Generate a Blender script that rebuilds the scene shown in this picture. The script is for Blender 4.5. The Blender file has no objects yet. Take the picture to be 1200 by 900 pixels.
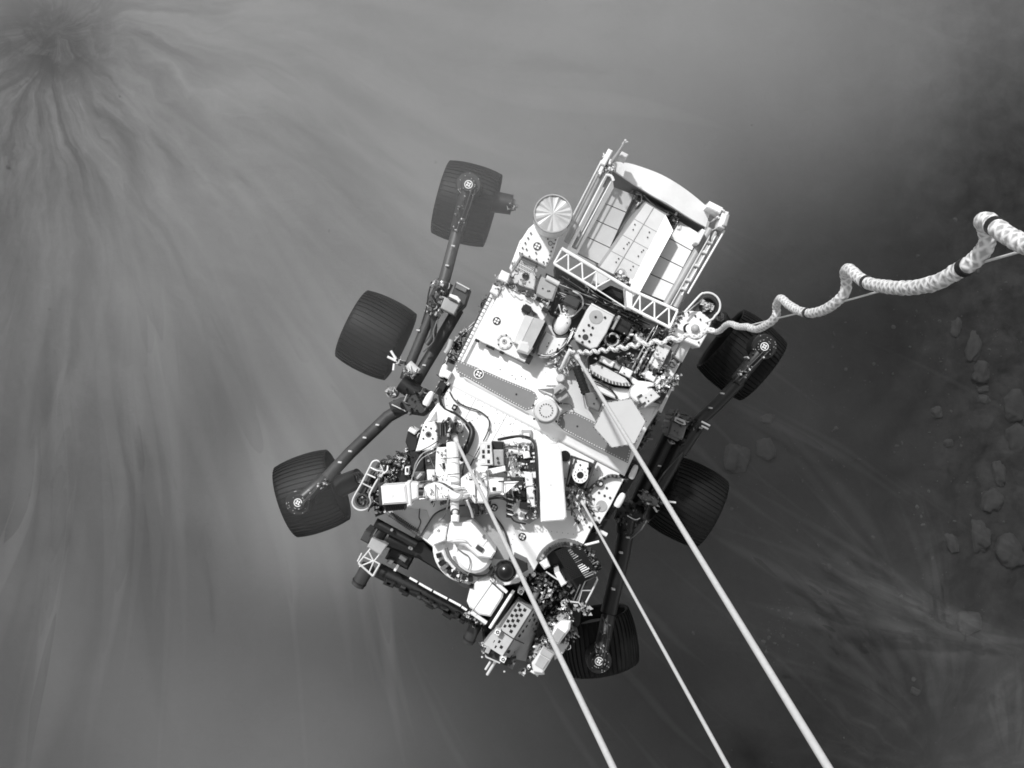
import bpy, bmesh, math, random
from mathutils import Vector, Matrix, noise

S = bpy.context.scene
COL = S.collection
R = math.radians
CAMZ, FOC = 18.0, 1200.0          # camera height, focal length in photo pixels (1200 wide)

# ------------------------------------------------------------------ camera
cam = bpy.data.cameras.new("camera")
cam.sensor_width = 36.0
cam.lens = 36.0
cam.clip_start = 0.05
cam.clip_end = 3000.0
cam_o = bpy.data.objects.new("camera", cam)
cam_o.location = (0, 0, CAMZ)
COL.objects.link(cam_o)
S.camera = cam_o

# ------------------------------------------------------------------ world, sun, exposure
SUN_EL = 51.0
SUN_H = Vector((-0.50, 0.866))
w = bpy.data.worlds.new("World")
S.world = w
w.use_nodes = True
nt = w.node_tree
nt.nodes.clear()
sky = nt.nodes.new("ShaderNodeTexSky")
sky.sky_type = 'NISHITA'
sky.sun_disc = False
sky.sun_elevation = R(SUN_EL)
sky.sun_rotation = math.atan2(SUN_H.x, SUN_H.y)
bw = nt.nodes.new("ShaderNodeRGBToBW")
bg = nt.nodes.new("ShaderNodeBackground")
bg.inputs['Strength'].default_value = 0.15
wo = nt.nodes.new("ShaderNodeOutputWorld")
nt.links.new(sky.outputs[0], bw.inputs[0])
nt.links.new(bw.outputs[0], bg.inputs[0])
nt.links.new(bg.outputs[0], wo.inputs[0])

sun = bpy.data.lights.new("sun", 'SUN')
sun.energy = 2.6
sun.angle = R(2.5)
sun.color = (1.0, 1.0, 1.0)
sun_o = bpy.data.objects.new("sun", sun)
sd = Vector((SUN_H.x * math.cos(R(SUN_EL)), SUN_H.y * math.cos(R(SUN_EL)), math.sin(R(SUN_EL))))
sun_o.rotation_euler = (-sd).to_track_quat('-Z', 'Y').to_euler()
sun_o.location = sd * 60
COL.objects.link(sun_o)

S.view_settings.view_transform = 'Standard'
S.view_settings.look = 'None'
S.view_settings.gamma = 1.0
S.view_settings.use_curve_mapping = False
S.view_settings.exposure = 0.55
S.render.engine = 'CYCLES'
S.cycles.use_denoising = True
S.cycles.volume_bounces = 2
S.cycles.max_bounces = 6
S.cycles.filter_width = 1.7
S.render.film_transparent = False

# ------------------------------------------------------------------ materials
M = {}


def mat(key, v, rough=0.5, metal=0.0, var=0.12, vscale=9.0, bump=0.0, bscale=60.0, spec=0.5):
    m = bpy.data.materials.new(key)
    m.use_nodes = True
    n, l = m.node_tree.nodes, m.node_tree.links
    b = n['Principled BSDF']
    b.inputs['Roughness'].default_value = rough
    b.inputs['Metallic'].default_value = metal
    b.inputs['Specular IOR Level'].default_value = spec
    tc = n.new('ShaderNodeTexCoord')
    no = n.new('ShaderNodeTexNoise')
    no.inputs['Scale'].default_value = vscale
    no.inputs['Detail'].default_value = 6
    no.inputs['Roughness'].default_value = 0.65
    l.new(tc.outputs['Object'], no.inputs['Vector'])
    mr = n.new('ShaderNodeMapRange')
    mr.inputs[1].default_value = 0.3
    mr.inputs[2].default_value = 0.7
    mr.inputs[3].default_value = v * (1 - var)
    mr.inputs[4].default_value = v * (1 + var)
    l.new(no.outputs[0], mr.inputs[0])
    cc = n.new('ShaderNodeCombineColor')
    for i in range(3):
        l.new(mr.outputs[0], cc.inputs[i])
    l.new(cc.outputs[0], b.inputs['Base Color'])
    if bump:
        n2 = n.new('ShaderNodeTexNoise')
        n2.inputs['Scale'].default_value = bscale
        n2.inputs['Detail'].default_value = 3
        l.new(tc.outputs['Object'], n2.inputs['Vector'])
        bp = n.new('ShaderNodeBump')
        bp.inputs['Strength'].default_value = bump
        bp.inputs['Distance'].default_value = 0.01
        l.new(n2.outputs[0], bp.inputs['Height'])
        l.new(bp.outputs[0], b.inputs['Normal'])
    M[key] = m
    return m


mat('white', 0.80, 0.42, var=0.04)
mat('white_satin', 0.75, 0.35, var=0.07)
mat('light', 0.58, 0.45, var=0.10)
mat('mid', 0.34, 0.45, var=0.14)
mat('strip', 0.185, 0.6, var=0.05)
mat('grey', 0.13, 0.5, var=0.2)
mat('dark', 0.036, 0.5, var=0.25)
mat('black', 0.010, 0.42, var=0.3)
mat('gloss_black', 0.006, 0.22, var=0.2)
mat('tread', 0.0055, 0.6, var=0.3, vscale=20, bump=0.1, bscale=90, spec=0.25)
mat('drum_top', 0.46, 0.5, 0.35, var=0.10, vscale=25)
mat('metal', 0.62, 0.34, 1.0, var=0.18, vscale=25)
mat('foil', 0.80, 0.22, 1.0, var=0.2, vscale=40, bump=0.9, bscale=45)
mat('cable', 0.46, 0.6, var=0.08, vscale=60)
mat('rtg_panel', 0.55, 0.5, var=0.05)
mat('hga', 0.50, 0.55, var=0.03)
mat('rock', 0.0125, 0.9, var=0.35, vscale=7, bump=0.5, bscale=14)

# ------------------------------------------------------------------ geometry helpers
ROOT = [None, Vector((0, 0, 0))]


def W(u, v, z):
    d = CAMZ - z
    return Vector(((u - 600) * d / FOC, (450 - v) * d / FOC, z))


def px(z):
    return (CAMZ - z) / FOC


def inset(pts, d):
    n = len(pts)
    area = sum(pts[i][0] * pts[(i + 1) % n][1] - pts[(i + 1) % n][0] * pts[i][1] for i in range(n))
    sgn = 1 if area > 0 else -1
    out = []
    for i in range(n):
        p0, p1, p2 = Vector(pts[i - 1]), Vector(pts[i]), Vector(pts[(i + 1) % n])
        e1, e2 = (p1 - p0), (p2 - p1)
        if e1.length < 1e-9 or e2.length < 1e-9:
            out.append(p1)
            continue
        e1.normalize()
        e2.normalize()
        n1 = Vector((-e1.y, e1.x)) * sgn
        n2 = Vector((-e2.y, e2.x)) * sgn
        b = n1 + n2
        if b.length < 1e-6:
            out.append(p1 + n1 * d)
            continue
        b.normalize()
        out.append(p1 + b * (d / max(0.4, b.dot(n1))))
    return out


def smooth_path(pts, k=4):
    pts = [Vector(p) for p in pts]
    if len(pts) < 3 or k < 2:
        return pts
    out = []
    for i in range(len(pts) - 1):
        p0 = pts[max(i - 1, 0)]
        p1, p2 = pts[i], pts[i + 1]
        p3 = pts[min(i + 2, len(pts) - 1)]
        for j in range(k):
            t = j / k
            out.append(0.5 * ((2 * p1) + (p2 - p0) * t + (2 * p0 - 5 * p1 + 4 * p2 - p3) * t * t + (3 * p1 - p0 - 3 * p2 + p3) * t ** 3))
    out.append(pts[-1])
    return out


class MB:
    def __init__(self):
        self.v, self.f, self.m, self.s, self.mats = [], [], [], [], []

    def add(self, vs, fs, m, smooth=False):
        o = len(self.v)
        self.v += [Vector(x) for x in vs]
        if m not in self.mats:
            self.mats.append(m)
        mi = self.mats.index(m)
        for f in fs:
            self.f.append([i + o for i in f])
            self.m.append(mi)
            self.s.append(smooth)

    # prism over an outline in photo pixels taken at the height of its top
    def prism(self, pts, z0, z1, m, ch=0.0, side=None):
        top = [W(p[0], p[1], z1).to_2d() for p in pts]
        self.prism_w(top, z0, z1, m, ch, side)

    def prism_w(self, top, z0, z1, m, ch=0.0, side=None):
        n = len(top)
        rings = [[Vector((p.x, p.y, z0)) for p in top]]
        if ch > 0:
            rings.append([Vector((p.x, p.y, z1 - ch)) for p in top])
            rings.append([Vector((p.x, p.y, z1)) for p in inset(top, ch)])
        else:
            rings.append([Vector((p.x, p.y, z1)) for p in top])
        vs = [p for r in rings for p in r]
        fs = []
        for k in range(len(rings) - 1):
            for i in range(n):
                j = (i + 1) % n
                fs.append([k * n + i, k * n + j, (k + 1) * n + j, (k + 1) * n + i])
        cap = [list(range((len(rings) - 1) * n, len(rings) * n)), list(range(n - 1, -1, -1))]
        if side and side != m:
            self.add(vs, fs + [cap[1]], side)
            self.add(rings[-1], [list(range(n))], m)
        else:
            self.add(vs, fs + cap, m)

    # prism with a rounded top edge, h wide and d deep
    def pillow(self, pts, z0, z1, m, h, d, k=6):
        top = [W(p[0], p[1], z1).to_2d() for p in pts]
        n = len(top)
        vs = [Vector((p.x, p.y, z0)) for p in top]
        for i in range(k + 1):
            t = math.pi / 2 * i / k
            q = inset(top, h * math.sin(t)) if i else top
            vs += [Vector((p[0], p[1], z1 - d * math.cos(t))) for p in q]
        fs = []
        for r_ in range(k + 1):
            for i in range(n):
                j = (i + 1) % n
                fs.append([r_ * n + i, r_ * n + j, (r_ + 1) * n + j, (r_ + 1) * n + i])
        self.add(vs, fs + [list(range((k + 1) * n, (k + 2) * n))], m, True)

    def box(self, u, v, L, Wd, ang, z0, z1, m, ch=0.0, side=None):
        a = R(ang)
        c, s = math.cos(a), math.sin(a)
        pts = [(u + c * x * L / 2 - s * y * Wd / 2, v + s * x * L / 2 + c * y * Wd / 2) for x, y in ((-1, -1), (1, -1), (1, 1), (-1, 1))]
        self.prism(pts, z0, z1, m, ch, side)

    def disc(self, u, v, r, z0, z1, m, seg=20, ch=0.0, side=None):
        self.prism([(u + r * math.cos(2 * math.pi * i / seg), v + r * math.sin(2 * math.pi * i / seg)) for i in range(seg)], z0, z1, m, ch, side)

    def ring(self, u, v, r0, r1, z0, z1, m, seg=28):
        vs, fs = [], []
        c = W(u, v, z1)
        k = px(z1)
        for i in range(seg):
            a = 2 * math.pi * i / seg
            d = Vector((math.cos(a), math.sin(a), 0))
            for r, z in ((r0, z0), (r1, z0), (r1, z1), (r0, z1)):
                p = c + d * r * k
                vs.append(Vector((p.x, p.y, z)))
        for i in range(seg):
            j = (i + 1) % seg
            for q in range(4):
                t = (q + 1) % 4
                fs.append([i * 4 + q, j * 4 + q, j * 4 + t, i * 4 + t])
        self.add(vs, fs, m)

    def dots(self, pts, z, r, h, m, seg=6):
        for (u, v) in pts:
            self.disc(u, v, r, z - 0.004, z + h, m, seg)

    def row(self, a, b, n):
        return [(a[0] + (b[0] - a[0]) * i / (n - 1), a[1] + (b[1] - a[1]) * i / (n - 1)) for i in range(n)]

    def tube_w(self, pts, r, m, seg=8, caps=True):
        pts = [Vector(p) for p in pts]
        n = len(pts)
        rs = r if isinstance(r, (list, tuple)) else [r] * n
        tang = []
        for i in range(n):
            t = pts[min(i + 1, n - 1)] - pts[max(i - 1, 0)]
            tang.append(t.normalized() if t.length > 1e-9 else Vector((0, 0, 1)))
        up = Vector((0, 0, 1)) if abs(tang[0].z) < 0.9 else Vector((1, 0, 0))
        nrm = (up - tang[0] * up.dot(tang[0])).normalized()
        vs, fs = [], []
        for i in range(n):
            nrm = (nrm - tang[i] * nrm.dot(tang[i]))
            nrm = nrm.normalized() if nrm.length > 1e-6 else tang[i].orthogonal().normalized()
            bi = tang[i].cross(nrm)
            for k in range(seg):
                a = 2 * math.pi * k / seg
                vs.append(pts[i] + (nrm * math.cos(a) + bi * math.sin(a)) * rs[i])
        for i in range(n - 1):
            for k in range(seg):
                j = (k + 1) % seg
                fs.append([i * seg + k, i * seg + j, (i + 1) * seg + j, (i + 1) * seg + k])
        self.add(vs, fs, m, True)
        if caps:
            self.add([vs[k] for k in range(seg)], [list(range(seg - 1, -1, -1))], m)
            self.add([vs[(n - 1) * seg + k] for k in range(seg)], [list(range(seg))], m)

    def tube(self, pts, rp, m, seg=8, k=1):
        p = [W(*q) for q in pts]
        r = rp * px(sum(q[2] for q in pts) / len(pts))
        self.tube_w(smooth_path(p, k) if k > 1 else p, r, m, seg)

    def cone(self, a, b, r0, r1, m, seg=20):
        A, B = W(*a), W(*b)
        self.tube_w([A, B], [r0 * px(a[2]), r1 * px(b[2])], m, seg)

    def sphere(self, u, v, z, rp, m, seg=24, rings=14, squash=1.0):
        c = W(u, v, z)
        r = rp * px(z)
        vs, fs = [c + Vector((0, 0, r * squash))], []
        for i in range(1, rings):
            t = math.pi * i / rings
            for k in range(seg):
                a = 2 * math.pi * k / seg
                vs.append(c + Vector((r * math.sin(t) * math.cos(a), r * math.sin(t) * math.sin(a), r * squash * math.cos(t))))
        vs.append(c - Vector((0, 0, r * squash)))
        for k in range(seg):
            fs.append([0, 1 + k, 1 + (k + 1) % seg])
        for i in range(rings - 2):
            for k in range(seg):
                j = (k + 1) % seg
                fs.append([1 + i * seg + k, 1 + (i + 1) * seg + k, 1 + (i + 1) * seg + j, 1 + i * seg + j])
        b = 1 + (rings - 2) * seg
        for k in range(seg):
            fs.append([len(vs) - 1, b + (k + 1) % seg, b + k])
        self.add(vs, fs, m, True)

    # sheet through px points with individual heights, thickened downward
    def sheet(self, pts, th, m):
        top = [W(*p) for p in pts]
        n = len(top)
        bot = [p - Vector((0, 0, th)) for p in top]
        fs = [list(range(n)), list(range(2 * n - 1, n - 1, -1))]
        for i in range(n):
            j = (i + 1) % n
            fs.append([i, n + i, n + j, j])
        self.add(top + bot, fs, m)

    def build(self, name, parent=None, label=None, local=False):
        me = bpy.data.meshes.new(name)
        off = Vector((0, 0, 0)) if local else ROOT[1]
        me.from_pydata([v - off for v in self.v], [], self.f)
        for i, p in enumerate(me.polygons):
            p.material_index = self.m[i]
            p.use_smooth = self.s[i]
        bm = bmesh.new()
        bm.from_mesh(me)
        bmesh.ops.recalc_face_normals(bm, faces=bm.faces)
        bm.to_mesh(me)
        bm.free()
        for k in self.mats:
            me.materials.append(M[k])
        o = bpy.data.objects.new(name, me)
        COL.objects.link(o)
        if parent is not None:
            o.parent = parent
        elif not local and ROOT[0] is not None:
            o.parent = ROOT[0]
        if label:
            o['label'] = label
        return o


def inside(p, poly):
    x, y = p
    c = False
    n = len(poly)
    for i in range(n):
        x1, y1 = poly[i]
        x2, y2 = poly[(i + 1) % n]
        if (y1 > y) != (y2 > y) and x < (x2 - x1) * (y - y1) / (y2 - y1) + x1:
            c = not c
    return c


def clutter(mb, poly, n, zlo, zhi, smin, smax, mats, seed, ang=27.0, base=None):
    """small fittings, clamps, connectors and short pipes packed over an area"""
    rg = random.Random(seed)
    us = [p[0] for p in poly]
    vs = [p[1] for p in poly]
    got = 0
    while got < n:
        p = (rg.uniform(min(us), max(us)), rg.uniform(min(vs), max(vs)))
        if not inside(p, poly):
            continue
        got += 1
        s = smin + (smax - smin) * rg.random() ** 2
        z1 = rg.uniform(zlo, zhi)
        z0 = (base if base is not None else zlo - 0.06)
        m = rg.choice(mats)
        t = rg.random()
        a = ang + rg.choice((0, 0, 90, 90, rg.uniform(-40, 40)))
        if t < 0.45:
            mb.box(p[0], p[1], s * rg.uniform(1.0, 2.6), s, a, z0, z1, m, 0.003)
        elif t < 0.62:
            mb.disc(p[0], p[1], s * 0.7, z0, z1, m, 10, 0.003)
            if rg.random() < 0.6:
                mb.disc(p[0], p[1], s * 0.35, z0, z1 + 0.012, rg.choice(mats), 8)
        elif t < 0.9:
            L = s * rg.uniform(2, 5)
            c, sn = math.cos(R(a)), math.sin(R(a))
            q = rg.uniform(-0.3, 0.3)
            mb.tube([(p[0] - c * L / 2, p[1] - sn * L / 2, z1), (p[0] - sn * L * q, p[1] + c * L * q, z1 + 0.02), (p[0] + c * L / 2, p[1] + sn * L / 2, z1)], max(0.5, s * 0.28), m, 6, 3)
        else:
            mb.sphere(p[0], p[1], z1, s * 0.5, m, 8, 6)


def foil_strip(mb, a, b, width, z, n, seed, mats=('foil', 'foil', 'metal', 'dark', 'white')):
    """crumpled blanket pieces and connectors along a line"""
    rg = random.Random(seed)
    for i in range(n):
        t = rg.random()
        u = a[0] + (b[0] - a[0]) * t + rg.gauss(0, width / 2.4)
        v = a[1] + (b[1] - a[1]) * t + rg.gauss(0, width / 2.4)
        s = rg.uniform(1.0, 3.2)
        pts = []
        k = rg.randint(3, 5)
        a0 = rg.uniform(0, 6.28)
        for j in range(k):
            an = a0 + 6.283 * j / k
            pts.append((u + s * math.cos(an) * rg.uniform(0.6, 1.4), v + s * math.sin(an) * rg.uniform(0.6, 1.4), z + rg.uniform(-0.03, 0.03)))
        mb.sheet(pts, 0.006, rg.choice(mats))


def wires(mb, pts, n, spread, r, m, seed, k=5):
    rg = random.Random(seed)
    for i in range(n):
        o = (rg.gauss(0, spread), rg.gauss(0, spread))
        mb.tube([(p[0] + o[0] + rg.gauss(0, spread * .4), p[1] + o[1] + rg.gauss(0, spread * .4), p[2] + abs(rg.gauss(0, 0.01))) for p in pts], r, m if isinstance(m, str) else rg.choice(m), 6, k)


def tag(o, label, cat, group=None, kind=None):
    if label:
        o['label'] = label
    if cat:
        o['category'] = cat
    if group:
        o['group'] = group
    if kind:
        o['kind'] = kind
    return o


# ------------------------------------------------------------------ ground
S1 = Vector((-8.1, 6.3))       # where the exhaust of one engine meets the ground (top left)
S2 = Vector((7.75, -6.6))      # and another (bottom right)


def ground_material():
    m = bpy.data.materials.new('martian_soil')
    m.use_nodes = True
    n, l = m.node_tree.nodes, m.node_tree.links
    b = n['Principled BSDF']
    b.inputs['Roughness'].default_value = 0.95
    b.inputs['Specular IOR Level'].default_value = 0.1
    geo = n.new('ShaderNodeNewGeometry')

    def math_(op, a, bb=None, clamp=False):
        x = n.new('ShaderNodeMath')
        x.operation = op
        x.use_clamp = clamp
        for i, q in enumerate((a, bb)):
            if q is None:
                continue
            if isinstance(q, (int, float)):
                x.inputs[i].default_value = q
            else:
                l.new(q, x.inputs[i])
        return x.outputs[0]

    def vmath(op, a, bb=None):
        x = n.new('ShaderNodeVectorMath')
        x.operation = op
        for i, q in enumerate((a, bb)):
            if q is None:
                continue
            if isinstance(q, (tuple, list)):
                x.inputs[i].default_value = q
            else:
                l.new(q, x.inputs[i])
        return x

    def noise_(vec, scale, detail=5, rough=0.55, dist=0.0):
        x = n.new('ShaderNodeTexNoise')
        x.inputs['Scale'].default_value = scale
        x.inputs['Detail'].default_value = detail
        x.inputs['Roughness'].default_value = rough
        x.inputs['Distortion'].default_value = dist
        l.new(vec, x.inputs['Vector'])
        return x.outputs[0]

    def mrange(x, a, b_, c, d, smooth=True):
        q = n.new('ShaderNodeMapRange')
        q.interpolation_type = 'SMOOTHSTEP' if smooth else 'LINEAR'
        for i, val in enumerate((a, b_, c, d)):
            q.inputs[i + 1].default_value = val
        l.new(x, q.inputs[0])
        return q.outputs[0]

    pos = vmath('MULTIPLY', geo.outputs['Position'], (1, 1, 0)).outputs[0]
    warpn = n.new('ShaderNodeTexNoise')
    warpn.inputs['Scale'].default_value = 0.16
    warpn.inputs['Detail'].default_value = 2
    l.new(pos, warpn.inputs['Vector'])
    wv = vmath('SUBTRACT', warpn.outputs['Color'], (0.5, 0.5, 0.5)).outputs[0]
    wv = vmath('MULTIPLY', wv, (3.2, 3.2, 0)).outputs[0]
    wpos = vmath('ADD', pos, wv).outputs[0]
    wn2 = n.new('ShaderNodeTexNoise')
    wn2.inputs['Scale'].default_value = 0.9
    wn2.inputs['Detail'].default_value = 4
    l.new(pos, wn2.inputs['Vector'])
    wv2 = vmath('SUBTRACT', wn2.outputs['Color'], (0.5, 0.5, 0.5)).outputs[0]
    wv2 = vmath('MULTIPLY', wv2, (0.75, 0.75, 0)).outputs[0]
    wpos = vmath('ADD', wpos, wv2).outputs[0]

    def streak(src, kdir, kr, scale, detail):
        d = vmath('SUBTRACT', wpos, (src.x, src.y, 0)).outputs[0]
        d0 = vmath('SUBTRACT', pos, (src.x, src.y, 0)).outputs[0]
        r = vmath('LENGTH', d0).outputs['Value']
        nd = vmath('NORMALIZE', d).outputs[0]
        nd = vmath('MULTIPLY', nd, (kdir, kdir, 0)).outputs[0]
        cz = n.new('ShaderNodeCombineXYZ')
        l.new(math_('MULTIPLY', r, kr), cz.inputs[2])
        v = vmath('ADD', nd, cz.outputs[0]).outputs[0]
        return noise_(v, scale, detail, 0.6), r

    st1, r1 = streak(S1, 3.2, 0.16, 3.0, 6)
    st2, r2 = streak(S2, 3.0, 0.22, 3.0, 5)
    w2 = mrange(r2, 0.6, 4.6, 1.0, 0.0)
    w1 = mrange(r1, 1.0, 7.0, 1.5, 0.5)
    fine = noise_(pos, 7.0, 8, 0.7)
    big = noise_(pos, 0.33, 3, 0.5)
    # where settled dust lies: everywhere up-left of a line, little beyond
    dp = n.new('ShaderNodeVectorMath')
    dp.operation = 'DOT_PRODUCT'
    l.new(wpos, dp.inputs[0])
    dp.inputs[1].default_value = (0.62, -0.78, 0)
    cover = mrange(dp.outputs['Value'], -9.0, 4.0, 1.0, 0.0)
    s1 = mrange(st1, 0.36, 0.68, -1.0, 1.0, False)
    s2 = mrange(st2, 0.38, 0.66, -1.0, 1.0, False)
    sy = n.new('ShaderNodeSeparateXYZ')
    l.new(wpos, sy.inputs[0])
    north = mrange(sy.outputs[1], -4.0, 5.0, 0.03, 0.095)
    base = math_('ADD', math_('MULTIPLY', cover, north), 0.016)
    f1 = math_('MULTIPLY', math_('MULTIPLY', s1, w1), 0.5)
    f2 = math_('MULTIPLY', math_('MULTIPLY', s2, w2), 0.14)
    fac = math_('ADD', math_('ADD', f1, f2), 1.0)
    a = math_('MULTIPLY', base, math_('MAXIMUM', fac, 0.25))
    a = math_('ADD', a, math_('MULTIPLY', math_('MULTIPLY', w2, mrange(st2, 0.45, 0.7, 0, 1)), 0.008))
    a = math_('MULTIPLY', a, mrange(fine, 0.25, 0.75, 0.82, 1.18, False))
    a = math_('MULTIPLY', a, mrange(big, 0.3, 0.7, 0.8, 1.2, False))
    # scoured darker soil right under the two jets
    a = math_('MULTIPLY', a, mrange(r1, 0.3, 2.2, 0.42, 1.0))
    a = math_('MULTIPLY', a, mrange(r2, 0.3, 1.6, 0.45, 1.0))
    blotch = noise_(pos, 1.6, 6, 0.65, 0.6)
    core = math_('MULTIPLY', mrange(r1, 0.3, 1.9, 1.0, 0.0), mrange(blotch, 0.44, 0.56, 0.0, 1.0))
    a = math_('MULTIPLY', a, math_('SUBTRACT', 1.0, math_('MULTIPLY', core, 0.92)))
    sx = n.new('ShaderNodeSeparateXYZ')
    l.new(pos, sx.inputs[0])
    east = mrange(sx.outputs[0], 5.2, 8.6, 0.0, 1.0)
    rough = mrange(noise_(pos, 2.3, 8, 0.72, 0.4), 0.34, 0.66, -0.55, 0.55, False)
    a = math_('MULTIPLY', a, math_('ADD', 1.0, math_('MULTIPLY', east, rough)))
    cc = n.new('ShaderNodeCombineColor')
    for i in range(3):
        l.new(a, cc.inputs[i])
    l.new(cc.outputs[0], b.inputs['Base Color'])
    bp = n.new('ShaderNodeBump')
    bp.inputs['Strength'].default_value = 0.5
    bp.inputs['Distance'].default_value = 0.06
    l.new(noise_(pos, 5.0, 7, 0.65), bp.inputs['Height'])
    l.new(bp.outputs[0], b.inputs['Normal'])
    return m


M['soil'] = ground_material()


def gz(x, y):
    z = 0.10 * noise.noise(Vector((x * 0.35, y * 0.35, 1.7))) + 0.035 * noise.noise(Vector((x * 1.3, y * 1.3, 4.2)))
    rt = max(0.0, min(1.0, (x - 3.0) / 5.0))
    z += rt * (0.13 * noise.noise(Vector((x * 1.1, y * 0.7, 9.1))) + 0.10 * noise.noise(Vector((x * 2.6, y * 2.2, 3.3))) + 0.05 * noise.noise(Vector((x * 6.1, y * 5.2, 1.3))))
    for s, dep, rad in ((S1, 0.35, 0.9), (S2, 0.22, 1.0)):
        d = math.hypot(x - s.x, y - s.y)
        z += -dep * math.exp(-(d / rad) ** 2) + 0.3 * dep * math.exp(-((d - 1.5 * rad) / (0.5 * rad)) ** 2)
    return z


def axis(lo, hi, n):
    inner = [lo + (hi - lo) * i / n for i in range(n + 1)]
    return [-700, -250, -90, -45, -24] + inner + [24, 45, 90, 250, 700]


xs, ys = axis(-13, 13, 360), axis(-10, 10, 280)
gv = [(x, y, gz(x, y) if abs(x) < 14 and abs(y) < 11 else 0.25 * noise.noise(Vector((x * .05, y * .05, 0)))) for y in ys for x in xs]
nx = len(xs)
gf = [(j * nx + i, j * nx + i + 1, (j + 1) * nx + i + 1, (j + 1) * nx + i) for j in range(len(ys) - 1) for i in range(nx - 1)]
me = bpy.data.meshes.new('ground')
me.from_pydata(gv, [], gf)
me.materials.append(M['soil'])
for p in me.polygons:
    p.use_smooth = True
g = bpy.data.objects.new('ground', me)
COL.objects.link(g)
tag(g, 'dusty martian ground swept into streaks by the exhaust', None, kind='structure')

# ------------------------------------------------------------------ airborne dust
def sstep(a, b, x):
    t = max(0.0, min(1.0, (x - a) / (b - a)))
    return t * t * (3 - 2 * t)


DUST_SIGMA = 0.058


# depth of the dust layer (m above ground) by view position, shaped to give the haze its brightness
DUST = [(-60, 30, 9.9), (30, 30, 9.9), (100, 30, 13.4), (200, 30, 12.9), (400, 30, 11.8), (600, 30, 13.4), (800, 30, 13.0), (1000, 30, 9.9), (1170, 30, 4.8), (0, -60, 9.9), (300, -60, 12.9), (600, -60, 13.4), (900, -60, 13.0), (1170, -60, 4.8), (40, 100, 0.4), (110, 100, 0.4), (-60, 150, 0.4), (100, 150, 9.1), (300, 150, 13.4), (500, 150, 13.4), (680, 150, 13.4), (850, 150, 13.4), (1000, 150, 9.0), (1170, 150, 0.4), (1270, 150, 0.4), (50, 250, 3.0), (200, 250, 9.3), (400, 250, 9.7), (620, 250, 13.4), (850, 250, 0.4), (950, 250, 4.0), (1050, 250, 0.4), (1170, 250, 0.4), (-60, 330, 3.0), (100, 330, 10.7), (300, 330, 11.6), (450, 330, 3.0), (900, 330, 0.9), (1000, 330, 0.4), (1170, 330, 0.4), (1270, 330, 0.4), (100, 450, 3.0), (250, 450, 8.5), (350, 450, 3.0), (500, 450, 9.7), (900, 450, 1.9), (1100, 450, 0.4), (1180, 450, 0.4), (-60, 600, 3.5), (50, 600, 3.5), (200, 600, 4.6), (300, 600, 3.0), (470, 600, 3.0), (900, 600, 0.7), (1050, 600, 1.3), (1180, 600, 0.4), (1270, 600, 0.4), (100, 720, 4.5), (300, 720, 4.1), (450, 720, 3.9), (560, 720, 0.4), (800, 720, 1.3), (950, 720, 1.1), (1100, 720, 0.4), (-60, 850, 3.7), (50, 850, 3.7), (200, 850, 7.0), (400, 850, 6.8), (500, 850, 4.3), (600, 850, 2.4), (700, 850, 0.4), (850, 850, 0.5), (1000, 850, 0.4), (1150, 850, 1.9), (0, 960, 3.7), (300, 960, 7.0), (600, 960, 2.4), (900, 960, 0.5), (1200, 960, 1.9)]
PUFFS = [(547, 240, 14.3, 150), (435, 395, 12.7, 118), (372, 580, 12.9, 112), (490, 470, 11.9, 100), (690, 240, 12.6, 130)]  # mounds shaped to veil the left wheels and rear in haze


def dust_depth(u, v):
    sw = sh = 1e-9
    for (a, b, h) in DUST:
        q = math.exp(-((u - a) ** 2 + (v - b) ** 2) / (2 * 82.0 ** 2)) + 1e-7
        sw += q
        sh += q * h
    h = sh / sw
    x, y = (u - 600) * .0125, (450 - v) * .0125
    fade = min(1.0, max(0.0, (math.hypot(u - 620, v - 480) - 230) / 160))
    amp = 0.085 * h * fade * (1 if h < 11 else max(0.25, (14.5 - h) / 3.5))
    for s, wgt in ((S1, 1.0), (S2, 0.25)):
        dx, dy = x - s.x * .86, y - s.y * .86
        dx += 1.2 * noise.noise(Vector((x * .25, y * .25, 2.2)))
        dy += 1.2 * noise.noise(Vector((x * .25, y * .25, 7.2)))
        r = math.hypot(dx, dy) + 1e-6
        k = 8.0
        q = noise.noise(Vector((dx / r * k, dy / r * k, r * 0.3))) + 0.5 * noise.noise(Vector((dx / r * k * 2.3, dy / r * k * 2.3, r * 0.5 + 9)))
        h += wgt * amp * q * math.exp(-r / 14)
    h += 0.06 * h * fade * noise.noise(Vector((x * .5, y * .5, 20)))
    # wisp streaming from the lower right jet
    t = (v - 600) - 0.42 * (u - 860)
    if 850 < u < 1300:
        q = noise.noise(Vector((x * 1.2, y * 1.2, 11)))
        h += 1.0 * math.exp(-((t - 35) / 38) ** 2) * math.exp(-((u - 1060) / 120) ** 2) * (1 + .8 * q)
    for (a, b, hh, rad) in PUFFS:
        q = math.exp(-(((u - a) ** 2 + (v - b) ** 2) / rad ** 2) ** 1.3)
        if h < hh:
            h += (hh - h) * q
    q = noise.noise(Vector((x * .9, y * .9, 31))) + 0.6 * noise.noise(Vector((x * 2.3, y * 2.3, 37)))
    e = ((u - 58) / 56.0) ** 2 + ((v - 52) / 40.0) ** 2
    h *= 1 - 0.85 * math.exp(-max(0.0, e * (1 + 1.0 * q))) * max(0.2, min(1.0, 0.62 + 0.75 * q))
    return max(0.35, min(h, 14.4))


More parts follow.
